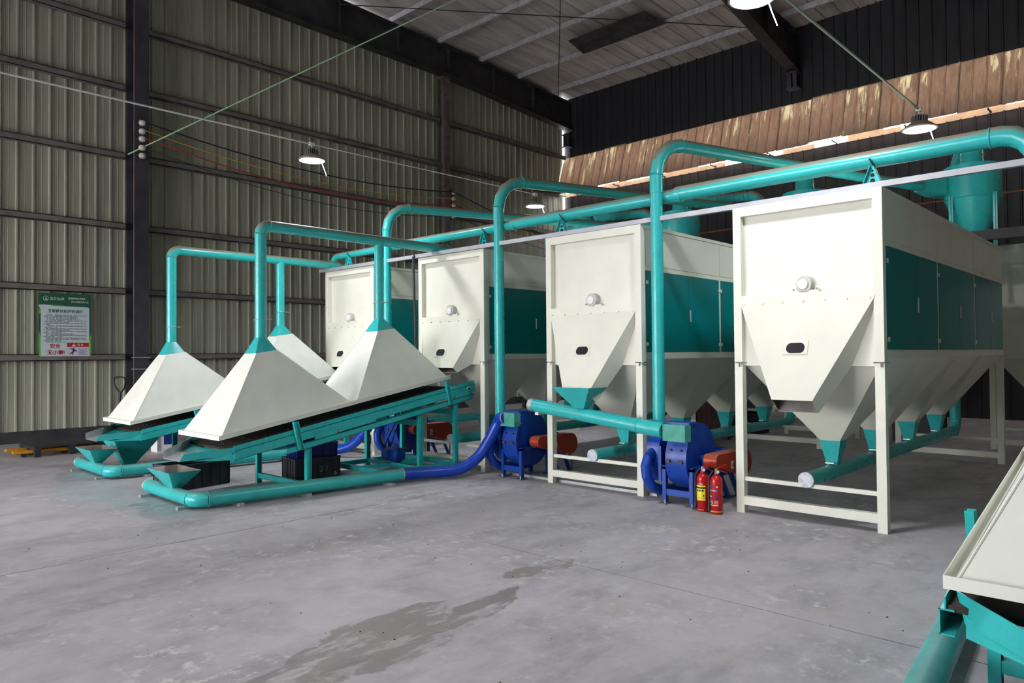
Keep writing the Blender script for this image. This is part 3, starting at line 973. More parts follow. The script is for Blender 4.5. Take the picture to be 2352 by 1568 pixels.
# ================================================================ CONVEYORS WITH HOODS
def conveyor(dx, dy, label, hlabels, part='full', lab2=None):
    X = lambda x: x + dx
    Y = lambda y: y + dy
    k_ = .168
    zb = lambda x: .535 + k_ * (x - 3.99)
    t = thing('belt_conveyor', label, 'conveyor', (X(5.5), Y(9.0), 0), 'inclined belt conveyors')
    xe = 7.56
    for y0, y1, xend in ((8.25, 8.31, 7.9 if part == 'full' else xe), (9.54, 9.60, xe)):
        m = MB()
        a, b = 3.98, xend
        yy = (Y(y0), Y(y1))
        def plate(za, zb_, y_a, y_b):
            m.loft([(X(a), y_a, zb(a) + za), (X(a), y_b, zb(a) + za), (X(a), y_b, zb(a) + zb_), (X(a), y_a, zb(a) + zb_)],
                   [(X(b), y_a, zb(b) + za), (X(b), y_b, zb(b) + za), (X(b), y_b, zb(b) + zb_), (X(b), y_a, zb(b) + zb_)])
        plate(0, .112, yy[0], yy[0] + .006) if y0 < 9 else plate(0, .112, yy[1] - .006, yy[1])
        plate(0, .006, *yy)
        plate(.106, .112, *yy)
        plate(.112, .165, yy[0] + .022, yy[0] + .028) if y0 < 9 else plate(.112, .165, yy[1] - .028, yy[1] - .022)
        m.build('side_channel', teal, t)
        # patch plates on the channel
        if y0 < 9:
            for xa, la in ((5.45, .55),):
                z0 = zb(xa) + .0
                MB().loft([(X(xa), Y(y0) - .006, zb(xa) - .02), (X(xa), Y(y0), zb(xa) - .02), (X(xa), Y(y0), zb(xa) + .075), (X(xa), Y(y0) - .006, zb(xa) + .075)],
                          [(X(xa + la), Y(y0) - .006, zb(xa + la) - .02), (X(xa + la), Y(y0), zb(xa + la) - .02), (X(xa + la), Y(y0), zb(xa + la) + .075), (X(xa + la), Y(y0) - .006, zb(xa + la) + .075)]).build('splice_plate', teal, t)
        # lower stringer
        a, b = 4.66, min(xend, 7.86)
        m = MB()
        off = -.115
        def lp(z0, z1, ya, yb):
            m.loft([(X(a), ya, zb(a) + z0), (X(a), yb, zb(a) + z0), (X(a), yb, zb(a) + z1), (X(a), ya, zb(a) + z1)],
                   [(X(b), ya, zb(b) + z0), (X(b), yb, zb(b) + z0), (X(b), yb, zb(b) + z1), (X(b), ya, zb(b) + z1)])
        s_ = 0 if y0 < 9 else 1
        yw = (yy[0], yy[0] + .006) if s_ == 0 else (yy[1] - .006, yy[1])
        lp(-.115, -.035, *yw)
        lp(-.115, -.109, *yy)
        lp(-.041, -.035, *yy)
        m.build('stringer', teal, t)
        # I-section legs
        for x in (4.97, 6.80, 7.50):
            m = MB()
            zt = zb(x) - .109
            ym = (yy[0] + yy[1]) / 2
            m.box(X(x - .035), X(x - .029), yy[0], yy[1], 0.0, zt)
            m.box(X(x + .029), X(x + .035), yy[0], yy[1], 0.0, zt)
            m.box(X(x - .03), X(x + .03), ym - .004, ym + .004, 0.0, zt)
            m.build('leg', teal, t)
        # drop hangers carrying the hoods
        for x in (4.78, 7.30):
            m = MB()
            tx = -.168
            zt, zl = zb(x) + .268, zb(x) - .085
            yh = (yy[0] - .05, yy[0] - .008) if s_ == 0 else (yy[1] + .008, yy[1] + .05)
            def hp(xa, xb, ya, yb):
                m.loft([(X(x + xa + .06), ya, zl), (X(x + xb + .06), ya, zl), (X(x + xb + .06), yb, zl), (X(x + xa + .06), yb, zl)],
                       [(X(x + xa - .02), ya, zt), (X(x + xb - .02), ya, zt), (X(x + xb - .02), yb, zt), (X(x + xa - .02), yb, zt)])
            hp(-.035, -.029, *yh); hp(.029, .035, *yh); hp(-.03, .03, yh[1] - .006, yh[1]) if s_ == 0 else hp(-.03, .03, yh[0], yh[0] + .006)
            m.build('hood_hanger', teal, t)
        for x in (5.05, 7.47):
            if s_ == 0:
                MB().loft([(X(x), Y(8.236), zb(x) - .03), (X(x), Y(8.25), zb(x) - .03), (X(x), Y(8.25), zb(x) + .05), (X(x), Y(8.236), zb(x) + .05)],
                          [(X(x + .33), Y(8.236), zb(x + .33) - .03), (X(x + .33), Y(8.25), zb(x + .33) - .03), (X(x + .33), Y(8.25), zb(x + .33) + .05), (X(x + .33), Y(8.236), zb(x + .33) + .05)]).build('cover_plate', teal, t)
    # ties
    for x in (4.97, 6.80, 7.50):
        B(X(x - .03), X(x + .03), Y(8.31), Y(9.54), .07, .14, 'base_tie', teal, t)
        if x > 5:
            B(X(x - .02), X(x + .02), Y(8.31), Y(9.54), zb(x) - .28, zb(x) - .2, 'cross_tie', teal, t)
    for y in (8.25, 9.54):
        B(X(6.2), X(7.5), Y(y), Y(y + .06), .07, .14, 'base_rail', teal, t)
    B(X(6.2), X(6.26), Y(8.31), Y(9.54), .07, .14, 'base_tie', teal, t)
    B(X(6.3), X(7.5), Y(8.98), Y(9.04), .07, .13, 'motor_rail', teal, t)
    # belt
    m = MB()
    a, b = 3.99, xe
    m.loft([(X(a), Y(8.285), zb(a) + .10), (X(a), Y(9.565), zb(a) + .10), (X(a), Y(9.565), zb(a) + .128), (X(a), Y(8.285), zb(a) + .128)],
           [(X(b), Y(8.285), zb(b) + .10), (X(b), Y(9.565), zb(b) + .10), (X(b), Y(9.565), zb(b) + .128), (X(b), Y(8.285), zb(b) + .128)])
    bo = m.build('belt', beltm, t)
    for q in range(26):
        x = random.uniform(4.0, 5.4)
        y = random.uniform(8.36, 8.95)
        s = random.uniform(.008, .018)
        MB().lathe([(s, 0), (s * .8, s), (s * .2, s * 1.6)], (X(x), Y(y), zb(x) + .127), 6).build('crumb', sackm, bo)
    # feed tray at the low end
    zt = zb(3.98) + .06
    c0 = [(3.42, 8.43, .565), (3.42, 8.87, .565), (4.0, 9.50, zt), (4.0, 8.31, zt)]
    m = MB()
    m.loft([(X(p[0]), Y(p[1]), p[2]) for p in c0], [(X(p[0]), Y(p[1]), p[2] + .006) for p in c0])
    tr = m.build('feed_tray', galv if part != 'right' else teal, t)
    m = MB()
    m.loft([(X(3.42), Y(8.43), .565), (X(4.0), Y(8.31), zt), (X(4.0), Y(8.316), zt), (X(3.42), Y(8.436), .565)],
           [(X(3.46), Y(8.40), .655), (X(4.06), Y(8.27), zt + .095), (X(4.06), Y(8.276), zt + .095), (X(3.46), Y(8.406), .655)])
    m.build('tray_side', teal, t)
    m = MB()
    m.loft([(X(3.42), Y(8.87), .565), (X(4.0), Y(9.50), zt), (X(4.0), Y(9.506), zt), (X(3.42), Y(8.876), .565)],
           [(X(3.42), Y(8.88), .655), (X(4.05), Y(9.54), zt + .12), (X(4.05), Y(9.546), zt + .12), (X(3.42), Y(8.886), .655)])
    m.build('tray_side', galv if part != 'right' else teal, t)
    m = MB()
    m.loft([(X(3.62), Y(8.42), .55), (X(3.99), Y(8.30), zb(4.0)), (X(3.99), Y(9.5), zb(4.0)), (X(3.62), Y(9.0), .55)],
           [(X(3.62), Y(8.42), .556), (X(3.99), Y(8.30), zb(4.0) + .09), (X(3.99), Y(9.5), zb(4.0) + .09), (X(3.62), Y(9.0), .556)])
    m.build('tray_gusset', teal, t)
    # drive motor
    if part == 'full':
        c = V((X(6.86), Y(8.99), .245))
        mo = MB().lathe([(.06, -.16), (.10, -.15), (.10, .05), (.115, .06), (.115, .15), (.085, .185), (.02, .19)], tuple(c), 28, 'y').build('drive_motor', blue, t)
        mo.rotation_euler = (0, 0, 0)
        for v in mo.data.vertices:
            v.co.y = -(v.co.y - (c.y - ORG[t.name].y)) + (c.y - ORG[t.name].y)
        mo.data.flip_normals()
        B(c.x - .16, c.x - .09, c.y - .06, c.y + .08, .22, .33, 'terminal_box', blue, mo)
        B(c.x - .09, c.x + .09, c.y - .06, c.y + .1, .13, .152, 'motor_foot', galv, mo)
        MB().torus((c.x, c.y + .02, .36), (1, 0, 0), .016, .005, 16, 6).build('lifting_eye', chrome, mo)
        for q in (-.07, .07):
            MB().tube([(c.x + q, c.y + .2, c.z + .02), (X(7.3), Y(9.2), zb(7.3) - .02)], .009, 8).build('drive_belt', black, t)
    # stickers
    if part == 'full':
        x = 7.72
        st = MB().loft([(X(x), Y(8.246), zb(x) + .03), (X(x + .09), Y(8.246), zb(x + .09) + .03), (X(x + .09), Y(8.246), zb(x + .09) + .095), (X(x), Y(8.246), zb(x) + .095)],
                       [(X(x), Y(8.249), zb(x) + .03), (X(x + .09), Y(8.249), zb(x + .09) + .03), (X(x + .09), Y(8.249), zb(x + .09) + .095), (X(x), Y(8.249), zb(x) + .095)]).build('sticker', labwhite, t)
        MB().loft([(X(x + .02), Y(8.243), zb(x) + .05), (X(x + .07), Y(8.243), zb(x + .07) + .05), (X(x + .07), Y(8.243), zb(x + .07) + .08), (X(x + .02), Y(8.243), zb(x) + .08)],
                  [(X(x + .02), Y(8.246), zb(x) + .05), (X(x + .07), Y(8.246), zb(x + .07) + .05), (X(x + .07), Y(8.246), zb(x + .07) + .08), (X(x + .02), Y(8.246), zb(x) + .08)]).build('sticker_print', labblue, st)
    # hoods
    zr = lambda x: .765 + .172 * (x - 3.87)
    for h, (x0, x1, ax, zn, zn2) in enumerate(((3.87, 5.77, 4.655, 1.81, 2.0), (5.78, 7.52, 6.55, 2.13, 2.30))):
        ht = thing('extraction_hood', hlabels[h], 'hood', (X(ax), Y(8.9), 1.2), 'cream extraction hoods over the conveyors')
        y0, y1 = 8.40, 9.55
        sk = .055
        low = [(X(x0), Y(y0), zr(x0) + sk), (X(x1), Y(y0), zr(x1) + sk), (X(x1), Y(y1), zr(x1) + sk), (X(x0), Y(y1), zr(x0) + sk)]
        q = .15
        topr = [(X(ax - q * .92), Y(8.9 - q), zn - .012), (X(ax + q), Y(8.9 - q), zn + .03), (X(ax + q), Y(8.9 + q), zn + .03), (X(ax - q * .92), Y(8.9 + q), zn - .012)]
        g_ = .03
        inn = [(X(x0 + g_), Y(y0 + g_), zr(x0) + .012), (X(x1 - g_), Y(y0 + g_), zr(x1) + .012), (X(x1 - g_), Y(y1 - g_), zr(x1) + .012), (X(x0 + g_), Y(y1 - g_), zr(x0) + .012)]
        m = MB().loft(inn, topr, False, False)
        ho = m.build('hood_shell', hoodm, ht, flat=True)
        so = ho.modifiers.new('thickness', 'SOLIDIFY'); so.thickness = .004; so.offset = -1
        ix = .004
        rim = MB()
        r0 = [(p[0], p[1], p[2] - sk) for p in low]
        rim.loft(r0, low, False, False)
        rim.loft([(p[0], p[1], p[2] + .004) for p in r0], inn, False, False)
        ro = rim.build('rim', hoodm, ht, flat=True)
        so = ro.modifiers.new('thickness', 'SOLIDIFY'); so.thickness = .006; so.offset = 1
        for a_, b_ in zip(inn, topr):
            MB().tube([a_, b_], .006, 6).build('seam', hoodm, ht)
        nr = .074
        circ, sq = [], []
        for k in range(24):
            a = 2 * math.pi * k / 24
            circ.append((X(ax) + nr * math.cos(a), Y(8.9) + nr * math.sin(a), zn2))
            mx = max(abs(math.cos(a)), abs(math.sin(a)))
            sx, sy = math.cos(a) / mx, math.sin(a) / mx
            sq.append((X(ax) + q * sx * .97, Y(8.9) + q * sy, zn + .021 * sx + .009))
        MB().loft(sq, circ, False, False).build('neck', teal, ht, ang=28)
    # header with the two risers
    ht = thing('hood_duct', lab2, 'duct', (X(4.65), Y(8.9), 2.0), 'teal ducts above the hoods')
    zh = 3.475
    duct(ht, [(X(4.655), Y(8.9), 2.0), (X(4.655), Y(8.9), zh), (X(8.02), Y(8.9), zh), (X(8.02), Y(8.9), 3.37)], .074, .13 if False else .12, teal_top if False else teal_top, 4, True)
    MB().tube([(X(6.55), Y(8.9), 2.30), (X(6.55), Y(8.9), zh - .03)], .072, 24).build('branch_pipe', teal, ht)
    for x, z in ((4.655, 2.24), (6.55, 2.55)):
        d = MB().torus((X(x), Y(8.9), z), (0, 0, 1), .076, .005).build('damper_ring', galv, ht)
        B(X(x) - .012, X(x) + .012, Y(8.9) + .07, Y(8.9) + .17, z - .006, z + .006, 'damper_handle', galv, d)
        B(X(x) + .06, X(x) + .13, Y(8.9) - .07, Y(8.9) - .05, z - .006, z + .006, 'damper_handle', galv, d)

conveyor(0, 0, 'inclined teal belt conveyor in front, with the blue drive motor under it',
         ['cream extraction hood over the low end of the front conveyor', 'cream extraction hood over the high end of the front conveyor'],
         'full', 'teal duct from the two front hoods to the machine with the black cable')
conveyor(.06, 3.02, 'inclined teal belt conveyor behind, mostly hidden by the front hoods',
         ['leftmost cream extraction hood, over the low end of the rear conveyor', 'cream extraction hood over the high end of the rear conveyor, against the wall'],
         'rear', 'teal duct rising from the leftmost hood and running to the leftmost machine')

# conveyor at the right edge of the picture
conveyor(-.43, -8.765, 'inclined teal belt conveyor at the bottom right corner, cut by the frame',
         ['cream extraction hood at the bottom right corner of the picture', 'cream extraction hood out of frame beyond the bottom right corner'],
         'right', 'teal duct out of frame above the bottom right hood')

# ================================================================ FLOOR DUCTS WITH FUNNELS
def funnel(parent, top, zt, bot, zb_):
    (x0, x1, y0, y1), (a0, a1, b0, b1) = top, bot
    m = MB().loft([(a0, b0, zb_), (a1, b0, zb_), (a1, b1, zb_), (a0, b1, zb_)], [(x0, y0, zt), (x1, y0, zt), (x1, y1, zt), (x0, y1, zt)], True, False)
    o = m.build('funnel', teal, parent, flat=True)
    so = o.modifiers.new('thickness', 'SOLIDIFY'); so.thickness = .004; so.offset = -1
    o.data.materials.append(steelface); so.material_offset = 1; so.material_offset_rim = 0
    return o
def floor_duct(dx, dy, label, xe, ye):
    t = thing('floor_duct', label, 'duct', (3.6 + dx, 8.4 + dy, 0), 'floor ducts along the conveyors')
    z = .115
    x0, y1, y0 = 3.60 + dx, 9.80 + dy, 8.50 + dy
    p = [V((x0, y1, z)), V((x0 - .02, 8.36 + dy, z)), V((xe, ye, z))]
    duct(t, p, .083, .14, teal_floor, 4)
    MB().lathe([(.082, 0), (.086, .005), (.086, .03)], (x0, y1, z), 28, 'y').build('end_cap', galv, t)
    for (x, y, ang) in ((x0, y1 - .12, 0), (x0, y0 + .05, 0), (x0 + .45, 8.33 + dy, 1), (x0 + 1.3, 8.25 + dy, 1), (xe - .25, ye, 1)):
        if ang: B(x - .03, x + .03, y - .13, y + .09, 0, .036, 'duct_foot', galv, t)
        else: B(x - .16, x + .12, y - .03, y + .03, 0, .036, 'duct_foot', galv, t)
    funnel(t, (3.42 + dx, 3.80 + dx, 8.72 + dy, 9.40 + dy), .40, (3.55 + dx, 3.65 + dx, 8.93 + dy, 9.08 + dy), .185)
    return t
floor_duct(0, 0, 'teal floor duct with a funnel running along the front conveyor to the blue hose', 6.28, 8.02)
fd = floor_duct(.08, 3.05, 'teal floor duct with two funnels running along the rear conveyor', 6.8, 11.15)
funnel(fd, (3.95, 4.62, 12.15, 12.75), .47, (4.12, 4.27, 12.2, 12.35), .08)
# duct on the floor beside the right-hand conveyor
t = thing('floor_duct', 'teal duct lying on the floor beside the bottom right conveyor', 'duct', (4.6, 1.05, 0), 'floor ducts along the conveyors')
duct(t, [(3.2, .93, .115), (7.2, 1.3, .115)], .085, .2, teal_floor)
for x in (6.4,):
    B(x - .03, x + .03, 1.1, 1.35, 0, .036, 'duct_foot', galv, t)

# blue hoses
def hose(label, pts, r, grp='blue ribbed hoses'):
    t = thing('flexible_hose', label, 'hose', pts[0], grp)
    # Catmull-Rom
    P_ = [V(p) for p in pts]
    P_ = [P_[0] * 2 - P_[1]] + P_ + [P_[-1] * 2 - P_[-2]]
    out = []
    for i in range(1, len(P_) - 2):
        for k in range(24):
            s = k / 24
            a, b, c, d = P_[i - 1:i + 3]
            out.append(.5 * ((2 * b) + (c - a) * s + (2 * a - 5 * b + 4 * c - d) * s * s + (3 * b - a - 3 * c + d) * s ** 3))
    out.append(P_[-2])
    # resample for the ribs
    L = [0]
    for a, b in zip(out[:-1], out[1:]): L.append(L[-1] + (b - a).length)
    pitch = .011
    n_ = int(L[-1] / pitch)
    res, rr, j = [], [], 0
    for i in range(n_ + 1):
        d = L[-1] * i / n_
        while j < len(L) - 2 and L[j + 1] < d: j += 1
        f = (d - L[j]) / max(1e-9, L[j + 1] - L[j])
        res.append(out[j].lerp(out[j + 1], f))
        rr.append(r + (.004 if i % 2 else -.001))
    MB().tube(res, rr, 20).build('hose_body', hosem, t, ang=180)
    for q, d in ((out[0], out[1] - out[0]), (out[-1], out[-1] - out[-2])):
        MB().torus(q, d, r + .004, .007).build('hose_clip', galv, t)
    return t
hose('ribbed blue hose from the front floor duct up to the middle fan', [(6.28, 8.02, .115), (6.62, 7.90, .11), (7.00, 7.68, .13), (7.22, 7.52, .28), (7.34, 7.40, .52), (7.42, 7.30, .76), (7.42, 7.24, .85), (7.42, 7.16, .86)], .078)
hose('ribbed blue hose behind the front conveyor legs', [(6.8, 11.15, .115), (7.05, 10.95, .12), (7.22, 10.62, .22), (7.33, 10.33, .5), (7.40, 10.10, .78), (7.44, 9.98, .86)], .075)

# inclined feed duct with funnel at the second machine
t = thing('feed_duct', 'inclined teal duct with a funnel crossing in front of the second machine legs', 'duct', (7.37, 5.5, .9))
a, b, c = V((7.36, 6.56, 1.07)), V((7.36, 4.62, .865)), V((7.33, 4.50, .85))
MB().tube([a, (7.36, 4.86, .89)], .085, 28).build('pipe', teal, t, ang=20)
MB().tube([(7.36, 4.88, .892), (7.358, 4.74, .876), (7.352, 4.62, .866), (7.345, 4.53, .86)], .089, 28).build('elbow', teal, t, ang=12)
MB().torus((7.36, 4.87, .891), b - a, .09, .006).build('clamp_ring', teal, t)
MB().torus((7.345, 4.53, .86), b - a, .086, .007).build('clamp_ring', teal, t)
MB().tube([(7.36, 6.60, 1.074), (7.36, 6.53, 1.067)], .088, 28).build('end_cap', galv, t)
funnel(t, (7.12, 7.50, 5.43, 6.02), 1.33, (7.31, 7.41, 5.66, 5.80), 1.06)
m = MB(); m.box(7.33, 7.62, 6.44, 6.50, .94, .98); m.box(7.56, 7.62, 6.3, 6.50, .94, .98)
m.build('support_arm', cream_pipe, t)

# ================================================================ FIRE EXTINGUISHERS
def extinguisher(x, y, lab, kind):
    t = thing('fire_extinguisher', lab, 'extinguisher', (x, y, 0), 'fire extinguishers')
    r = .066
    MB().lathe([(r - .006, 0), (r, .006), (r, .345), (r * .97, .37), (r * .82, .395), (r * .5, .415), (.022, .425), (.02, .45)], (x, y, 0), 36).build('cylinder', extred, t, ang=50)
    MB().lathe([(.02, .425), (.02, .445), (.016, .47), (.016, .49)], (x, y, 0), 16).build('valve', galv if kind == 'a' else green, t)
    d = V((math.cos(R(-40)), math.sin(R(-40)), 0))
    c = V((x, y, 0))
    lv = MB()
    lv.bar(c - d * .02 + V((0, 0, .478)), c + d * .115 + V((0, 0, .535)), .018, .01)
    lv.bar(c - d * .0 + V((0, 0, .470)), c + d * .06 + V((0, 0, .465)), .018, .01)
    lv.bar(c + d * .06 + V((0, 0, .465)), c + d * .125 + V((0, 0, .435)), .018, .01)
    lv.build('lever', extred, t)
    g = MB()
    gdir = V((-.72, -.70, 0)).normalized()
    gp = c + gdir * .035 + V((0, 0, .46))
    g.tube([gp, gp + gdir * .015], .02, 20)
    go = g.build('gauge', chrome, t)
    MB().tube([gp + gdir * .0148, gp + gdir * .017], .016, 20).build('gauge_face', labwhite, go)
    hs = c + V((-.03, .03, .46))
    s_ = V((-.60, .62, 0)).normalized()
    MB().tube([c + V((0, 0, .46)), c + s_ * .04 + V((0, 0, .462)), c + s_ * .08 + V((0, 0, .40)), c + s_ * .085 + V((0, 0, .25)), c + s_ * .083 + V((0, 0, .10))], .010, 10).build('hose', rubber, t)
    MB().lathe([(.012, 0), (.018, -.06)], tuple(c + s_ * .083 + V((0, 0, .10))), 12).build('nozzle', black, t)
    # labels wrap the front, facing the camera
    def wrap(a0, a1, z0, z1, mat, name, par, e=.0012):
        m = MB()
        n_ = 12
        lo, hi = [], []
        for k in range(n_ + 1):
            a = R(a0 + (a1 - a0) * k / n_)
            lo.append((x + math.cos(a) * (r + e), y + math.sin(a) * (r + e), z0))
            hi.append((x + math.cos(a) * (r + e), y + math.sin(a) * (r + e), z1))
        m.add(lo + hi, [(k, k + 1, n_ + 2 + k, n_ + 1 + k) for k in range(n_)])
        return m.build(name, mat, par)
    fa = 180 + math.degrees(math.atan2(y, x))      # faces the camera
    if kind == 'a':
        L_ = wrap(fa - 75, fa + 25, .125, .29, extyel, 'paper_label', t)
        wrap(fa - 75, fa + 25, .255, .274, black, 'label_bar', L_, .002)
        for k in range(3):
            wrap(fa - 62 + k * 26, fa - 44 + k * 26, .222, .244, darkbeam, 'label_picture', L_, .002)
        wrap(fa - 75, fa + 25, .148, .151, labblue, 'label_line', L_, .002)
        wrap(fa + 0, fa + 14, .17, .188, extred, 'label_mark', L_, .002)
        for z in (.30, .31): wrap(fa - 40, fa - 2, z, z + .004, labwhite, 'print_line', t)
        for q in range(4): wrap(fa - 45 + q * 14, fa - 38 + q * 14, .02, .026, labwhite, 'print_mark', t)
    else:
        wrap(fa - 80, fa - 20, .292, .302, labblue, 'print_bar', t)
        b_ = wrap(fa - 80, fa + 10, .248, .27, labblue, 'print_bar', t)
        for q in range(6): wrap(fa - 72 + q * 13, fa - 64 + q * 13, .254, .264, labwhite, 'print_mark', b_, .002)
        wrap(fa - 4, fa + 12, .292, .308, labwhite, 'print_mark', t)
        for z in (.115, .125, .135, .145): wrap(fa - 20, fa + 14, z, z + .004, inkp, 'print_line', t)
        for z in (.118, .130, .142): wrap(fa - 75, fa - 32, z, z + .004, inkp, 'print_line', t)
        wrap(fa - 78, fa + 14, .096, .104, inkp, 'print_line', t)
        wrap(fa - 75, fa - 52, .185, .2, labwhite, 'print_mark', t)
        wrap(fa - 75, fa - 60, .155, .165, labwhite, 'print_mark', t)
        # numeral 4 as wrapped strokes
        def stroke(pts_, name='numeral_four'):
            m = MB()
            vs = []
            for a_, z_ in pts_:
                a = R(fa + a_)
                vs.append((x + math.cos(a) * (r + .0016), y + math.sin(a) * (r + .0016), z_))
            m.add(vs, [tuple(range(len(vs)))])
            return m.build(name, labblue, t)
        stroke([(-2, .16), (8, .16), (8, .232), (-2, .232)])
        stroke([(-34, .180), (16, .180), (16, .193), (-34, .193)])
        stroke([(-34, .190), (-24, .190), (2, .232), (-6, .232)])
        wrap(fa - 90, fa + 90, .028, .038, limeband, 'lime_band', t, .002)
    return t
extinguisher(7.35, 4.035, 'red fire extinguisher with a yellow paper label, standing on the left', 'a')
extinguisher(7.315, 3.85, 'red fire extinguisher printed with a blue number four, standing on the right', 'b')

# ================================================================ CRATES
def crate(label, loc, rz, L_, W_, H_, mat, tiltx=0.0, ribs=7, marks=False):
    t = thing('storage_crate', label, 'crate', (0, 0, 0), 'plastic storage crates')
    wth = .012
    m = MB()
    m.loft([(-L_ / 2, -W_ / 2, 0), (L_ / 2, -W_ / 2, 0), (L_ / 2, W_ / 2, 0), (-L_ / 2, W_ / 2, 0)], [(-L_ / 2, -W_ / 2, .012), (L_ / 2, -W_ / 2, .012), (L_ / 2, W_ / 2, .012), (-L_ / 2, W_ / 2, .012)])
    for s in (-1, 1):
        m.box(-L_ / 2, L_ / 2, s * W_ / 2 - wth / 2, s * W_ / 2 + wth / 2, 0, H_)
        m.box(s * L_ / 2 - wth / 2, s * L_ / 2 + wth / 2, -W_ / 2, W_ / 2, 0, H_)
    m.build('shell', mat, t)
    rm = MB()
    for s in (-1, 1):
        rm.box(-L_ / 2 - .018, L_ / 2 + .018, s * W_ / 2 - .018, s * W_ / 2 + .018, H_ - .014, H_)
        rm.box(s * L_ / 2 - .018, s * L_ / 2 + .018, -W_ / 2 - .018, W_ / 2 + .018, H_ - .014, H_)
    rm.build('rim', mat, t)
    bd = MB()
    for s in (-1, 1):
        bd.box(-L_ / 2 - .012, L_ / 2 + .012, s * W_ / 2 - .012, s * W_ / 2 + .012, H_ * .76, H_ * .78)
    bd.build('band', mat, t)
    for k in range(ribs):
        x = -L_ / 2 + L_ * k / (ribs - 1)
        for s in (-1, 1):
            B(x - .006, x + .006, s * W_ / 2 - .015, s * W_ / 2 + .015, 0.01, H_, 'rib', mat, t)
    for k in range(6):
        y = -W_ / 2 + W_ * k / 5
        for s in (-1, 1):
            B(s * L_ / 2 - .015, s * L_ / 2 + .015, y - .006, y + .006, 0.01, H_, 'rib', mat, t)
    if marks:
        st = MB().prism_y([(L_ / 2 - .07, .03), (L_ / 2 - .045, .055), (L_ / 2 - .02 - .05, .08), (L_ / 2 - .095, .055)], -W_ / 2 - .017, -W_ / 2 - .0155).build('sticker', labwhite, t)
        MB().lathe([(.014, 0), (.014, .001)], (L_ / 2 - .07, -W_ / 2 - .0185, .055), 16, 'y').build('sticker_print', inkg, st)
        for dgt, x in (('2', .02), ('7', .09)):
            sg = {'2': [((0, .17), (.05, .17)), ((.05, .17), (.05, .135)), ((.05, .135), (0, .10)), ((0, .10), (.05, .10))], '7': [((0, .17), (.05, .17)), ((.05, .17), (.03, .10))]}[dgt]
            for p, q in sg:
                MB().bar((x + p[0], -W_ / 2 - .008, p[1]), (x + q[0], -W_ / 2 - .008, q[1]), .012, .004, (0, 1, 0)).build('chalk_digit', chalk, t)
    t.location = loc
    t.rotation_euler = (tiltx, 0, rz)
    return t
crate('black plastic crate on the floor behind the front funnel', (4.24, 10.02, 0), R(10), .80, .48, .33, darkcrate)
crate('charcoal plastic crate with chalk digits under the front conveyor', (5.72, 9.44, 0), R(-7), .66, .46, .30, darkcrate, marks=True)
crate('navy blue plastic crate stacked askew inside the charcoal crate', (5.74, 9.46, .165), R(-9), .58, .38, .36, bluecrate, R(5))
crate('dark crate on the floor far back under the second machine', (15.05, 7.2, 0), R(0), .9, .6, .45, darkcrate)
crate('dark red crate far back between the second and third machines', (14.05, 7.4, 0), R(0), .5, .6, .9, redbox)
crate('dark crate on the floor far back under the first machine', (16.1, 4.05, 0), R(0), 1.0, .7, .5, darkcrate)
crate('navy crate beside the right hand machine of the back row', (14.2, 1.35, 0), R(0), .6, .5, .45, bluecrate)

# ================================================================ POSTER
def text_mesh(body, size, mat, name, parent, loc, align='LEFT', shear=0.0, bold=0.0):
    cu = bpy.data.curves.new(name, 'FONT')
    cu.body = body
    cu.size = size
    cu.align_x = align
    cu.shear = shear
    cu.offset = bold
    cu.resolution_u = 2
    o = bpy.data.objects.new(name, cu)
    COL.objects.link(o)
    bpy.context.view_layer.update()
    dg = bpy.context.evaluated_depsgraph_get()
    me = bpy.data.meshes.new_from_object(o.evaluated_get(dg))
    bpy.data.objects.remove(o)
    bpy.data.curves.remove(cu)
    # text x -> world +x, text y -> world z, facing -y
    for v in me.vertices:
        v.co = V((v.co.x, 0, v.co.y)) + V(loc) - ORG[parent.name]
    me.materials.clear()
    me.materials.append(mat)
    ob = bpy.data.objects.new(name, me)
    COL.objects.link(ob)
    ob.parent = parent
    ORG[ob.name] = ORG[parent.name]
    return ob
px0, px1, pz0_, pz1 = 4.28, 5.27, 1.80, 3.14
yp = YL - 0.175
t = thing('notice_board', 'green and white printed notice board hanging on the ribbed wall', 'poster', (4.78, yp, 1.8))
B(px0, px1, yp, yp + .01, pz0_, pz1, 'board', posterg, t)
y1 = yp - .001
def flat(poly, mat, name, d=0.0):
    return MB().add([(x, y1 - d, z) for x, z in poly], [tuple(range(len(poly)))]).build(name, mat, t)
flat([(px0 + .035, pz0_), (px1 - .035, pz0_), (px1 - .035, 2.84), (px1 - .06, 2.865), (px0 + .30, 2.875), (px0 + .1, 2.895), (px0, 2.89), (px0, 2.85), (px0 + .035, 2.80)], posterw, 'panel')
flat([(px0, 2.83), (px0 + .034, 2.80), (px0 + .034, 2.72), (px0, 2.69)], posterl, 'swoosh', .0005)
flat([(px0 + .1, 2.905), (px0 + .42, 2.888), (px0 + .55, 2.875), (px0 + .3, 2.883)], posterl, 'swoosh', .0005)
flat([(px0, pz0_), (px0 + .035, pz0_), (px0 + .035, 2.2), (px0, 2.35)], posterl, 'side_stripe', .0005)
flat([(px1 - .035, pz0_), (px1, pz0_), (px1, 2.3), (px1 - .035, 2.15)], posterl, 'side_stripe', .0005)
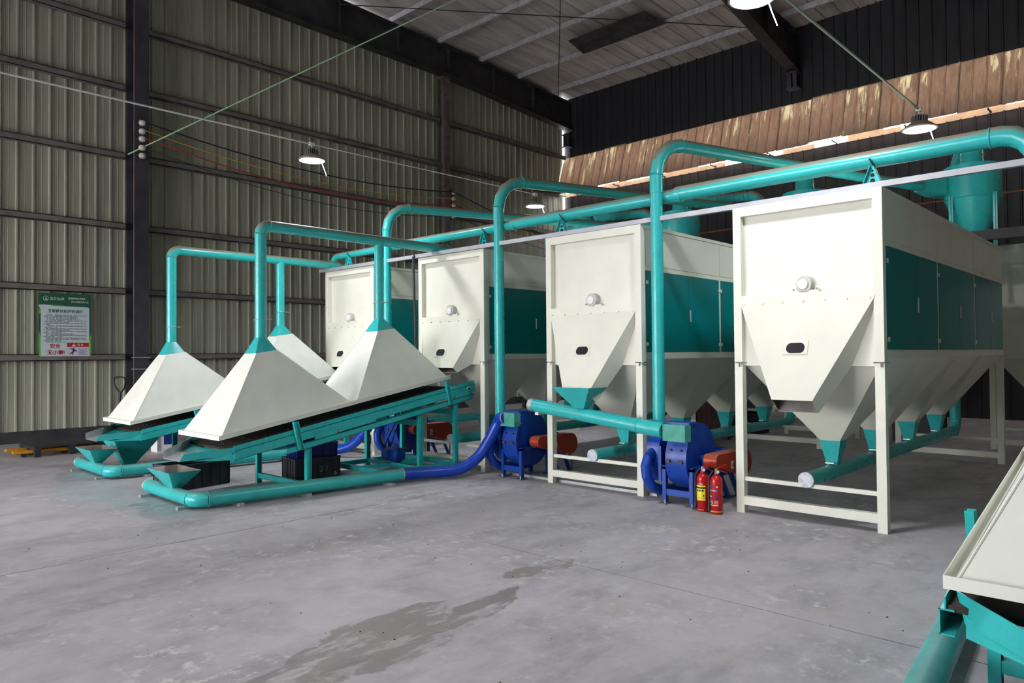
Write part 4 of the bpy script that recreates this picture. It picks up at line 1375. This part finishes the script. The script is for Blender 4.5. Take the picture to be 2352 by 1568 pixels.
# logo: ring with leaf
MB().torus((px0 + .125, y1 - .002, 3.025), (0, 1, 0), .048, .004, 24, 6).build('logo_ring', inkp, t)
flat([(px0 + .09, 3.0), (px0 + .16, 3.0), (px0 + .145, 3.02), (px0 + .128, 3.055), (px0 + .118, 3.02)], inkp, 'logo_leaf', .001)
Z = y1 - .002
text_mesh('国艾仙草', .068, inkp, 'brand_text', t, (px0 + .20, Z, 3.0), bold=.0005)
text_mesh('促进经济健康发展', .042, labwhite, 'slogan_text', t, (px0 + .54, Z, 3.03), shear=.25, bold=.0008)
text_mesh('做大做强艾草产业', .042, labwhite, 'slogan_text', t, (px0 + .60, Z, 2.955), shear=.25, bold=.0008)
text_mesh('艾草提绒机操作流程', .074, inkg, 'title_text', t, ((px0 + px1) / 2, Z, 2.735), 'CENTER', bold=.002)
text_mesh('安全', .10, posterr, 'warning_text', t, (px0 + .20, Z, 1.985), bold=.003)
text_mesh('无小事!', .10, posterr, 'warning_text', t, (px0 + .155, Z, 1.845), bold=.003)
rng = random.Random(3)
z = 2.665
rows = []
for k, wdt in enumerate((1, .78, .72, .8, 1, .58, 1, .12, 1, .34, 1, .62, 1, .42, .66, 1, .48, .95, 1, .38, .5)):
    m = MB()
    x = px0 + (.13 if wdt in (1, .72, .8, .66, .95, .5) else .085)
    xe = px0 + .085 + .82 * wdt
    vs, fs = [], []
    while x < xe:
        if rng.random() > .10:
            w = .017
            for zz0, zz1 in ((0, .006), (.012, .017)):
                o_ = len(vs)
                vs += [(x, Z, z + zz0), (x + w, Z, z + zz0), (x + w, Z, z + zz1), (x, Z, z + zz1)]
                fs.append((o_, o_ + 1, o_ + 2, o_ + 3))
            o_ = len(vs)
            vs += [(x + .006, Z, z), (x + .011, Z, z), (x + .011, Z, z + .019), (x + .006, Z, z + .019)]
            fs.append((o_, o_ + 1, o_ + 2, o_ + 3))
        x += .0235
    m.add(vs, fs).build('print_line', ink, t)
    z -= .0285
wx0, wx1 = px0 + .525, px1 - .045
flat([(wx0, 1.82), (wx1, 1.82), (wx1, 2.0), (wx0, 2.0)], posterp, 'warning_panel', .0008)
flat([(wx0, 2.0), (wx1, 2.0), (wx1, 2.09), (wx0, 2.09)], posterr, 'warning_header', .0008)
flat([(wx0 + .09, 2.012), (wx0 + .17, 2.012), (wx0 + .13, 2.08)], labwhite, 'warning_triangle', .0016)
flat([(wx0 + .127, 2.03), (wx0 + .133, 2.03), (wx0 + .136, 2.062), (wx0 + .124, 2.062)], posterr, 'exclamation', .0024)
text_mesh('警 告', .05, labwhite, 'warning_text', t, (wx0 + .20, Z - .001, 2.03), bold=.001)
fg = MB()
yy_ = Z - .001
def limb(a, b, w=.010):
    a, b = V((a[0], 0, a[1])), V((b[0], 0, b[1]))
    d = (b - a).normalized(); n_ = V((-d.z, 0, d.x)) * w
    fg.add([(p.x + wx0, yy_, p.z) for p in (a - n_, b - n_, b + n_, a + n_)], [(0, 1, 2, 3)])
limb((.13, 1.95), (.12, 1.895), .016); limb((.12, 1.90), (.045, 1.85)); limb((.12, 1.90), (.095, 1.83)); limb((.13, 1.945), (.075, 1.955)); limb((.13, 1.95), (.185, 1.90)); limb((.03, 1.965), (.06, 1.962), .005)
fg.lathe([(.014, 0), (.014, .001)], (wx0 + .127, yy_, 1.975), 16, 'y')
fg.build('falling_figure', ink, t)
for k in range(7):
    MB().add([(wx0 + .22, yy_, 1.835 + k * .02), (wx1 - .02 - .03 * (k % 3), yy_, 1.835 + k * .02), (wx1 - .02 - .03 * (k % 3), yy_, 1.841 + k * .02), (wx0 + .22, yy_, 1.841 + k * .02)], [(0, 1, 2, 3)]).build('print_line', ink, t)

# ================================================================ LAMPS
def lamp(x, y, z, label, wire):
    t = thing('high_bay_lamp', label, 'lamp', (x, y, z), 'high bay lamps on conduits')
    MB().lathe([(.20, 0), (.212, .004), (.212, .016), (.205, .02)], (x, y, z), 40).build('lens_ring', lampgrey, t)
    MB().lathe([(.205, .018), (.11, .09), (.10, .095)], (x, y, z), 40).build('shade', lampbrown, t)
    MB().lathe([(.001, -.014), (.10, -.012), (.17, -.006), (.199, .002), (.199, .006)], (x, y, z), 40).build('lens', lampglow, t)
    MB().lathe([(.07, .095), (.07, .17), (.05, .185), (.03, .187)], (x, y, z), 24).build('driver_core', darkbeam, t)
    for k in range(20):
        a = 2 * math.pi * k / 20
        MB().bar((x + math.cos(a) * .085, y + math.sin(a) * .085, z + .095), (x + math.cos(a) * .085, y + math.sin(a) * .085, z + .168), .03, .006, (-math.sin(a), math.cos(a), 0)).build('cooling_fin', lampgrey, t)
    MB().tube([(x, y, z + .185), (x, y, z + .25)], .012, 10).build('hanger', galv, t)
    B(x - .045, x + .03, y - .03, y + .03, z + .235, z + .285, 'junction_box', white, t)
    MB().tube([(x + .10, y - .1, z - .005), (x + .13, y - .12, z - .10), (x + .16, y - .16, z - .24)], .005, 8).build('pull_cord', white, t)
    li = bpy.data.lights.new('lamp_light', 'AREA')
    li.shape = 'DISK'; li.size = .38; li.energy = LAMP_W; li.color = (0.93, 0.97, 1.0); li.spread = R(170)
    lo = bpy.data.objects.new('lamp_light', li)
    COL.objects.link(lo); lo.parent = t; lo.location = (0, 0, -.02)
LP = [(6.09, 10.0, 4.80, 'lit high bay lamp with brown shade hanging left above the front hoods'), (11.4, 10.05, 4.85, 'smaller looking lit lamp hanging in front of the far corner'),
      (6.2, 2.85, 4.92, 'large lit lamp cut by the top edge of the picture'), (10.45, 2.57, 4.62, 'lit lamp with brown shade hanging right, in front of the weathered strip'),
      (0.9, 10.0, 4.80, 'unseen lamp added on the left conduit behind the view'), (1.2, 2.85, 4.9, 'unseen lamp added on the right conduit behind the view')]  # this pair is out of view, continuing the rows; added for its light
for a in LP:
    lamp(*a, None)
t = thing('lamp_conduit', 'white conduit crossing the left wall and carrying two lamps', 'conduit', (6, 10, 5.06))
for a, b in ((-10.8, .9), (.9, 6.09), (6.09, 11.4)):
    MB().tube([(a, 10.0, 5.06), (b, 10.0 + (.05 if b > 11 else 0), 5.06 + (.05 if b > 11 else 0))], .012 if b < 7 else .009, 10).build('conduit_length', cablewhite, t)
t = thing('lamp_conduit', 'grey conduit descending diagonally to the lamp at right', 'conduit', (6, 2.8, 5.1))
for a, b in (((-10.8, 2.9, 5.2), (6.2, 2.85, 5.18)), ((6.2, 2.85, 5.18), (10.45, 2.57, 4.88))):
    MB().tube([a, b], .014, 10).build('conduit_length', conduit, t)

# ================================================================ INSULATORS AND WIRES
def insul(x, y, zs, label):
    t = thing('insulator_rack', label, 'insulator', (x, y, zs[-1]), 'porcelain insulator racks')
    MB().tube([(x, y + .12, zs[0] + .15), (x, y + .12, zs[-1] - .12)], .02, 8).build('rack_bar', darkbeam, t)
    for z in zs:
        MB().lathe([(.02, -.075), (.055, -.06), (.072, -.03), (.076, 0), (.066, .03), (.045, .05), (.02, .06)], (x, y, z), 20).build('porcelain_spool', ceram, t)
        B(x - .01, x + .01, y, y + .12, z - .01, z + .01, 'spool_arm', darkbeam, t)
ZA = [7.05, 6.86, 6.69, 6.49, 6.31]
ZB = [7.02, 6.82, 6.62, 6.25]
insul(6.17, 17.22, ZA, 'five white porcelain spools on the dark column')
insul(15.80, 17.45, ZB, 'four white porcelain spools on the rusty wind post')
WR = [('black wire', wireblack, 0, 0, .016, 'black overhead wire strung along the left wall, topmost'), ('yellow wire', wireyel, 1, 1, .011, 'yellow overhead wire strung along the left wall'), ('red wire', wirered, 2, 2, .013, 'red overhead wire strung along the left wall'), ('green wire', wiregreen, 3, 3, .010, 'dark green overhead wire strung along the left wall, lowest')]
for nm, mt, i, j, r, lb in WR:
    a, b = V((6.22, 17.15, ZA[i])), V((15.75, 17.38, ZB[j]))
    pts = []
    for k in range(25):
        f = k / 24
        p = a.lerp(b, f)
        p.z -= (.36 + .05 * i) * 4 * f * (1 - f) * .9
        pts.append(p)
    c = V((21.9, 17.3, 5.9 - .15 * j))
    for k in range(1, 11):
        f = k / 10
        p = b.lerp(c, f)
        p.z -= .1 * 4 * f * (1 - f)
        pts.append(p)
    tag(MB().tube(pts, r, 8).build('overhead_wire', mt, loc=(6.22, 17.15, ZA[i])), lb, 'wire', 'overhead wires')
tag(MB().tube([(5.9, 17.33, 6.30), (13.0, 14.15, 11.22), (13.35, 13.97, 11.5)], .016, 8).build('guy_rope', ropeg, loc=(5.9, 17.33, 6.30)), 'pale green rope rising diagonally from the column to the roof', 'rope')
tag(MB().tube([(7.62, 9.36, 3.42), (7.58, 9.365, 3.36), (7.60, 9.36, 2.4), (7.62, 9.355, 1.62), (7.64, 9.36, .02)], .022, 10).build('power_cable', black, loc=(7.6, 9.4, 0)), 'black cable hanging down the left post of the third machine', 'cable')
# steel strip on the floor in front of the machines
tag(MB().box(7.72, 7.77, 4.86, 7.3, 0.0, .035).build('floor_tube', galv, loc=(7.74, 6, 0)), 'galvanised square tube lying on the floor behind the second machine legs', 'tube')

# ================================================================ PALLET, PALLET TRUCK, WHITE UNIT
t = thing('plastic_pallet', 'black plastic pallet on the floor by the left wall', 'pallet', (4.2, 15.5, 0))
x0, x1, y0, y1_ = 3.58, 4.78, 15.0, 16.05
for k in range(10):
    y = y0 + (y1_ - y0 - .07) * k / 9
    B(x0, x1, y, y + .075, .17, .19, 'deck_slat', black, t)
for x in (x0, (x0 + x1) / 2 - .05, x1 - .1):
    B(x, x + .1, y0, y1_, .13, .17, 'bearer', black, t)
    for y in (y0, (y0 + y1_) / 2 - .05, y1_ - .12):
        MB().loft([(x + .01, y + .01, 0), (x + .09, y + .01, 0), (x + .09, y + .11, 0), (x + .01, y + .11, 0)], [(x, y, .13), (x + .1, y, .13), (x + .1, y + .12, .13), (x, y + .12, .13)]).build('foot', black, t)
t = thing('pallet_truck', 'orange pallet truck with black handle, forks under the black pallet', 'pallet truck', (4.2, 15.5, 0))
for y in (15.17, 15.68):
    MB().loft([(3.30, y, .07), (3.30, y + .15, .07), (3.30, y + .15, .118), (3.30, y, .118)], [(4.92, y, .05), (4.92, y + .16, .05), (4.92, y + .16, .118), (4.92, y, .118)]).build('fork', orange, t)
    MB().tube([(3.47, y + .03, .04), (3.47, y + .11, .04)], .04, 14).build('roller', black, t)
B(4.90, 5.05, 15.17, 15.84, .06, .34, 'head_frame', orange, t)
MB().tube([(5.1, 15.42, .09), (5.1, 15.58, .09)], .09, 18).build('steer_wheel', black, t)
MB().tube([(5.07, 15.5, .12), (5.1, 15.5, .5)], .045, 12).build('pump', orange, t)
MB().tube([(5.1, 15.5, .4), (5.17, 15.56, 1.08)], .024, 10).build('tiller', black, t)
MB().tube([(5.17, 15.56, 1.06), (5.13, 15.70, 1.16), (5.10, 15.76, 1.28), (5.12, 15.75, 1.36), (5.17, 15.58, 1.38), (5.2, 15.42, 1.36), (5.2, 15.38, 1.28), (5.2, 15.44, 1.16), (5.17, 15.56, 1.06)], .018, 10).build('handle_loop', black, t)
t = thing('electric_cabinet', 'small white cabinet with a dark blue screen behind the rear conveyor', 'cabinet', (5.45, 14.15, 0))
B(5.28, 5.62, 14.0, 14.3, 0, .47, 'body', white, t)
B(5.40, 5.58, 13.992, 14.0, .14, .42, 'screen', labblue, t)
B(5.28, 5.34, 13.99, 14.0, .03, .45, 'door_frame', galv, t)
# small grit on the floor
sx = random.Random(11)
m = MB()
for k in range(90):
    x, y = sx.uniform(1.6, 7.2), sx.uniform(.8, 8.0)
    s = sx.uniform(.003, .008)
    m.lathe([(s, 0), (s * .9, s * .5), (s * .3, s * .9)], (x, y, 0), 5)
o = m.build('floor_grit', sackm)
o['kind'] = 'stuff'; o['label'] = 'brown grit and crumbs scattered over the concrete floor'; o['category'] = 'grit'
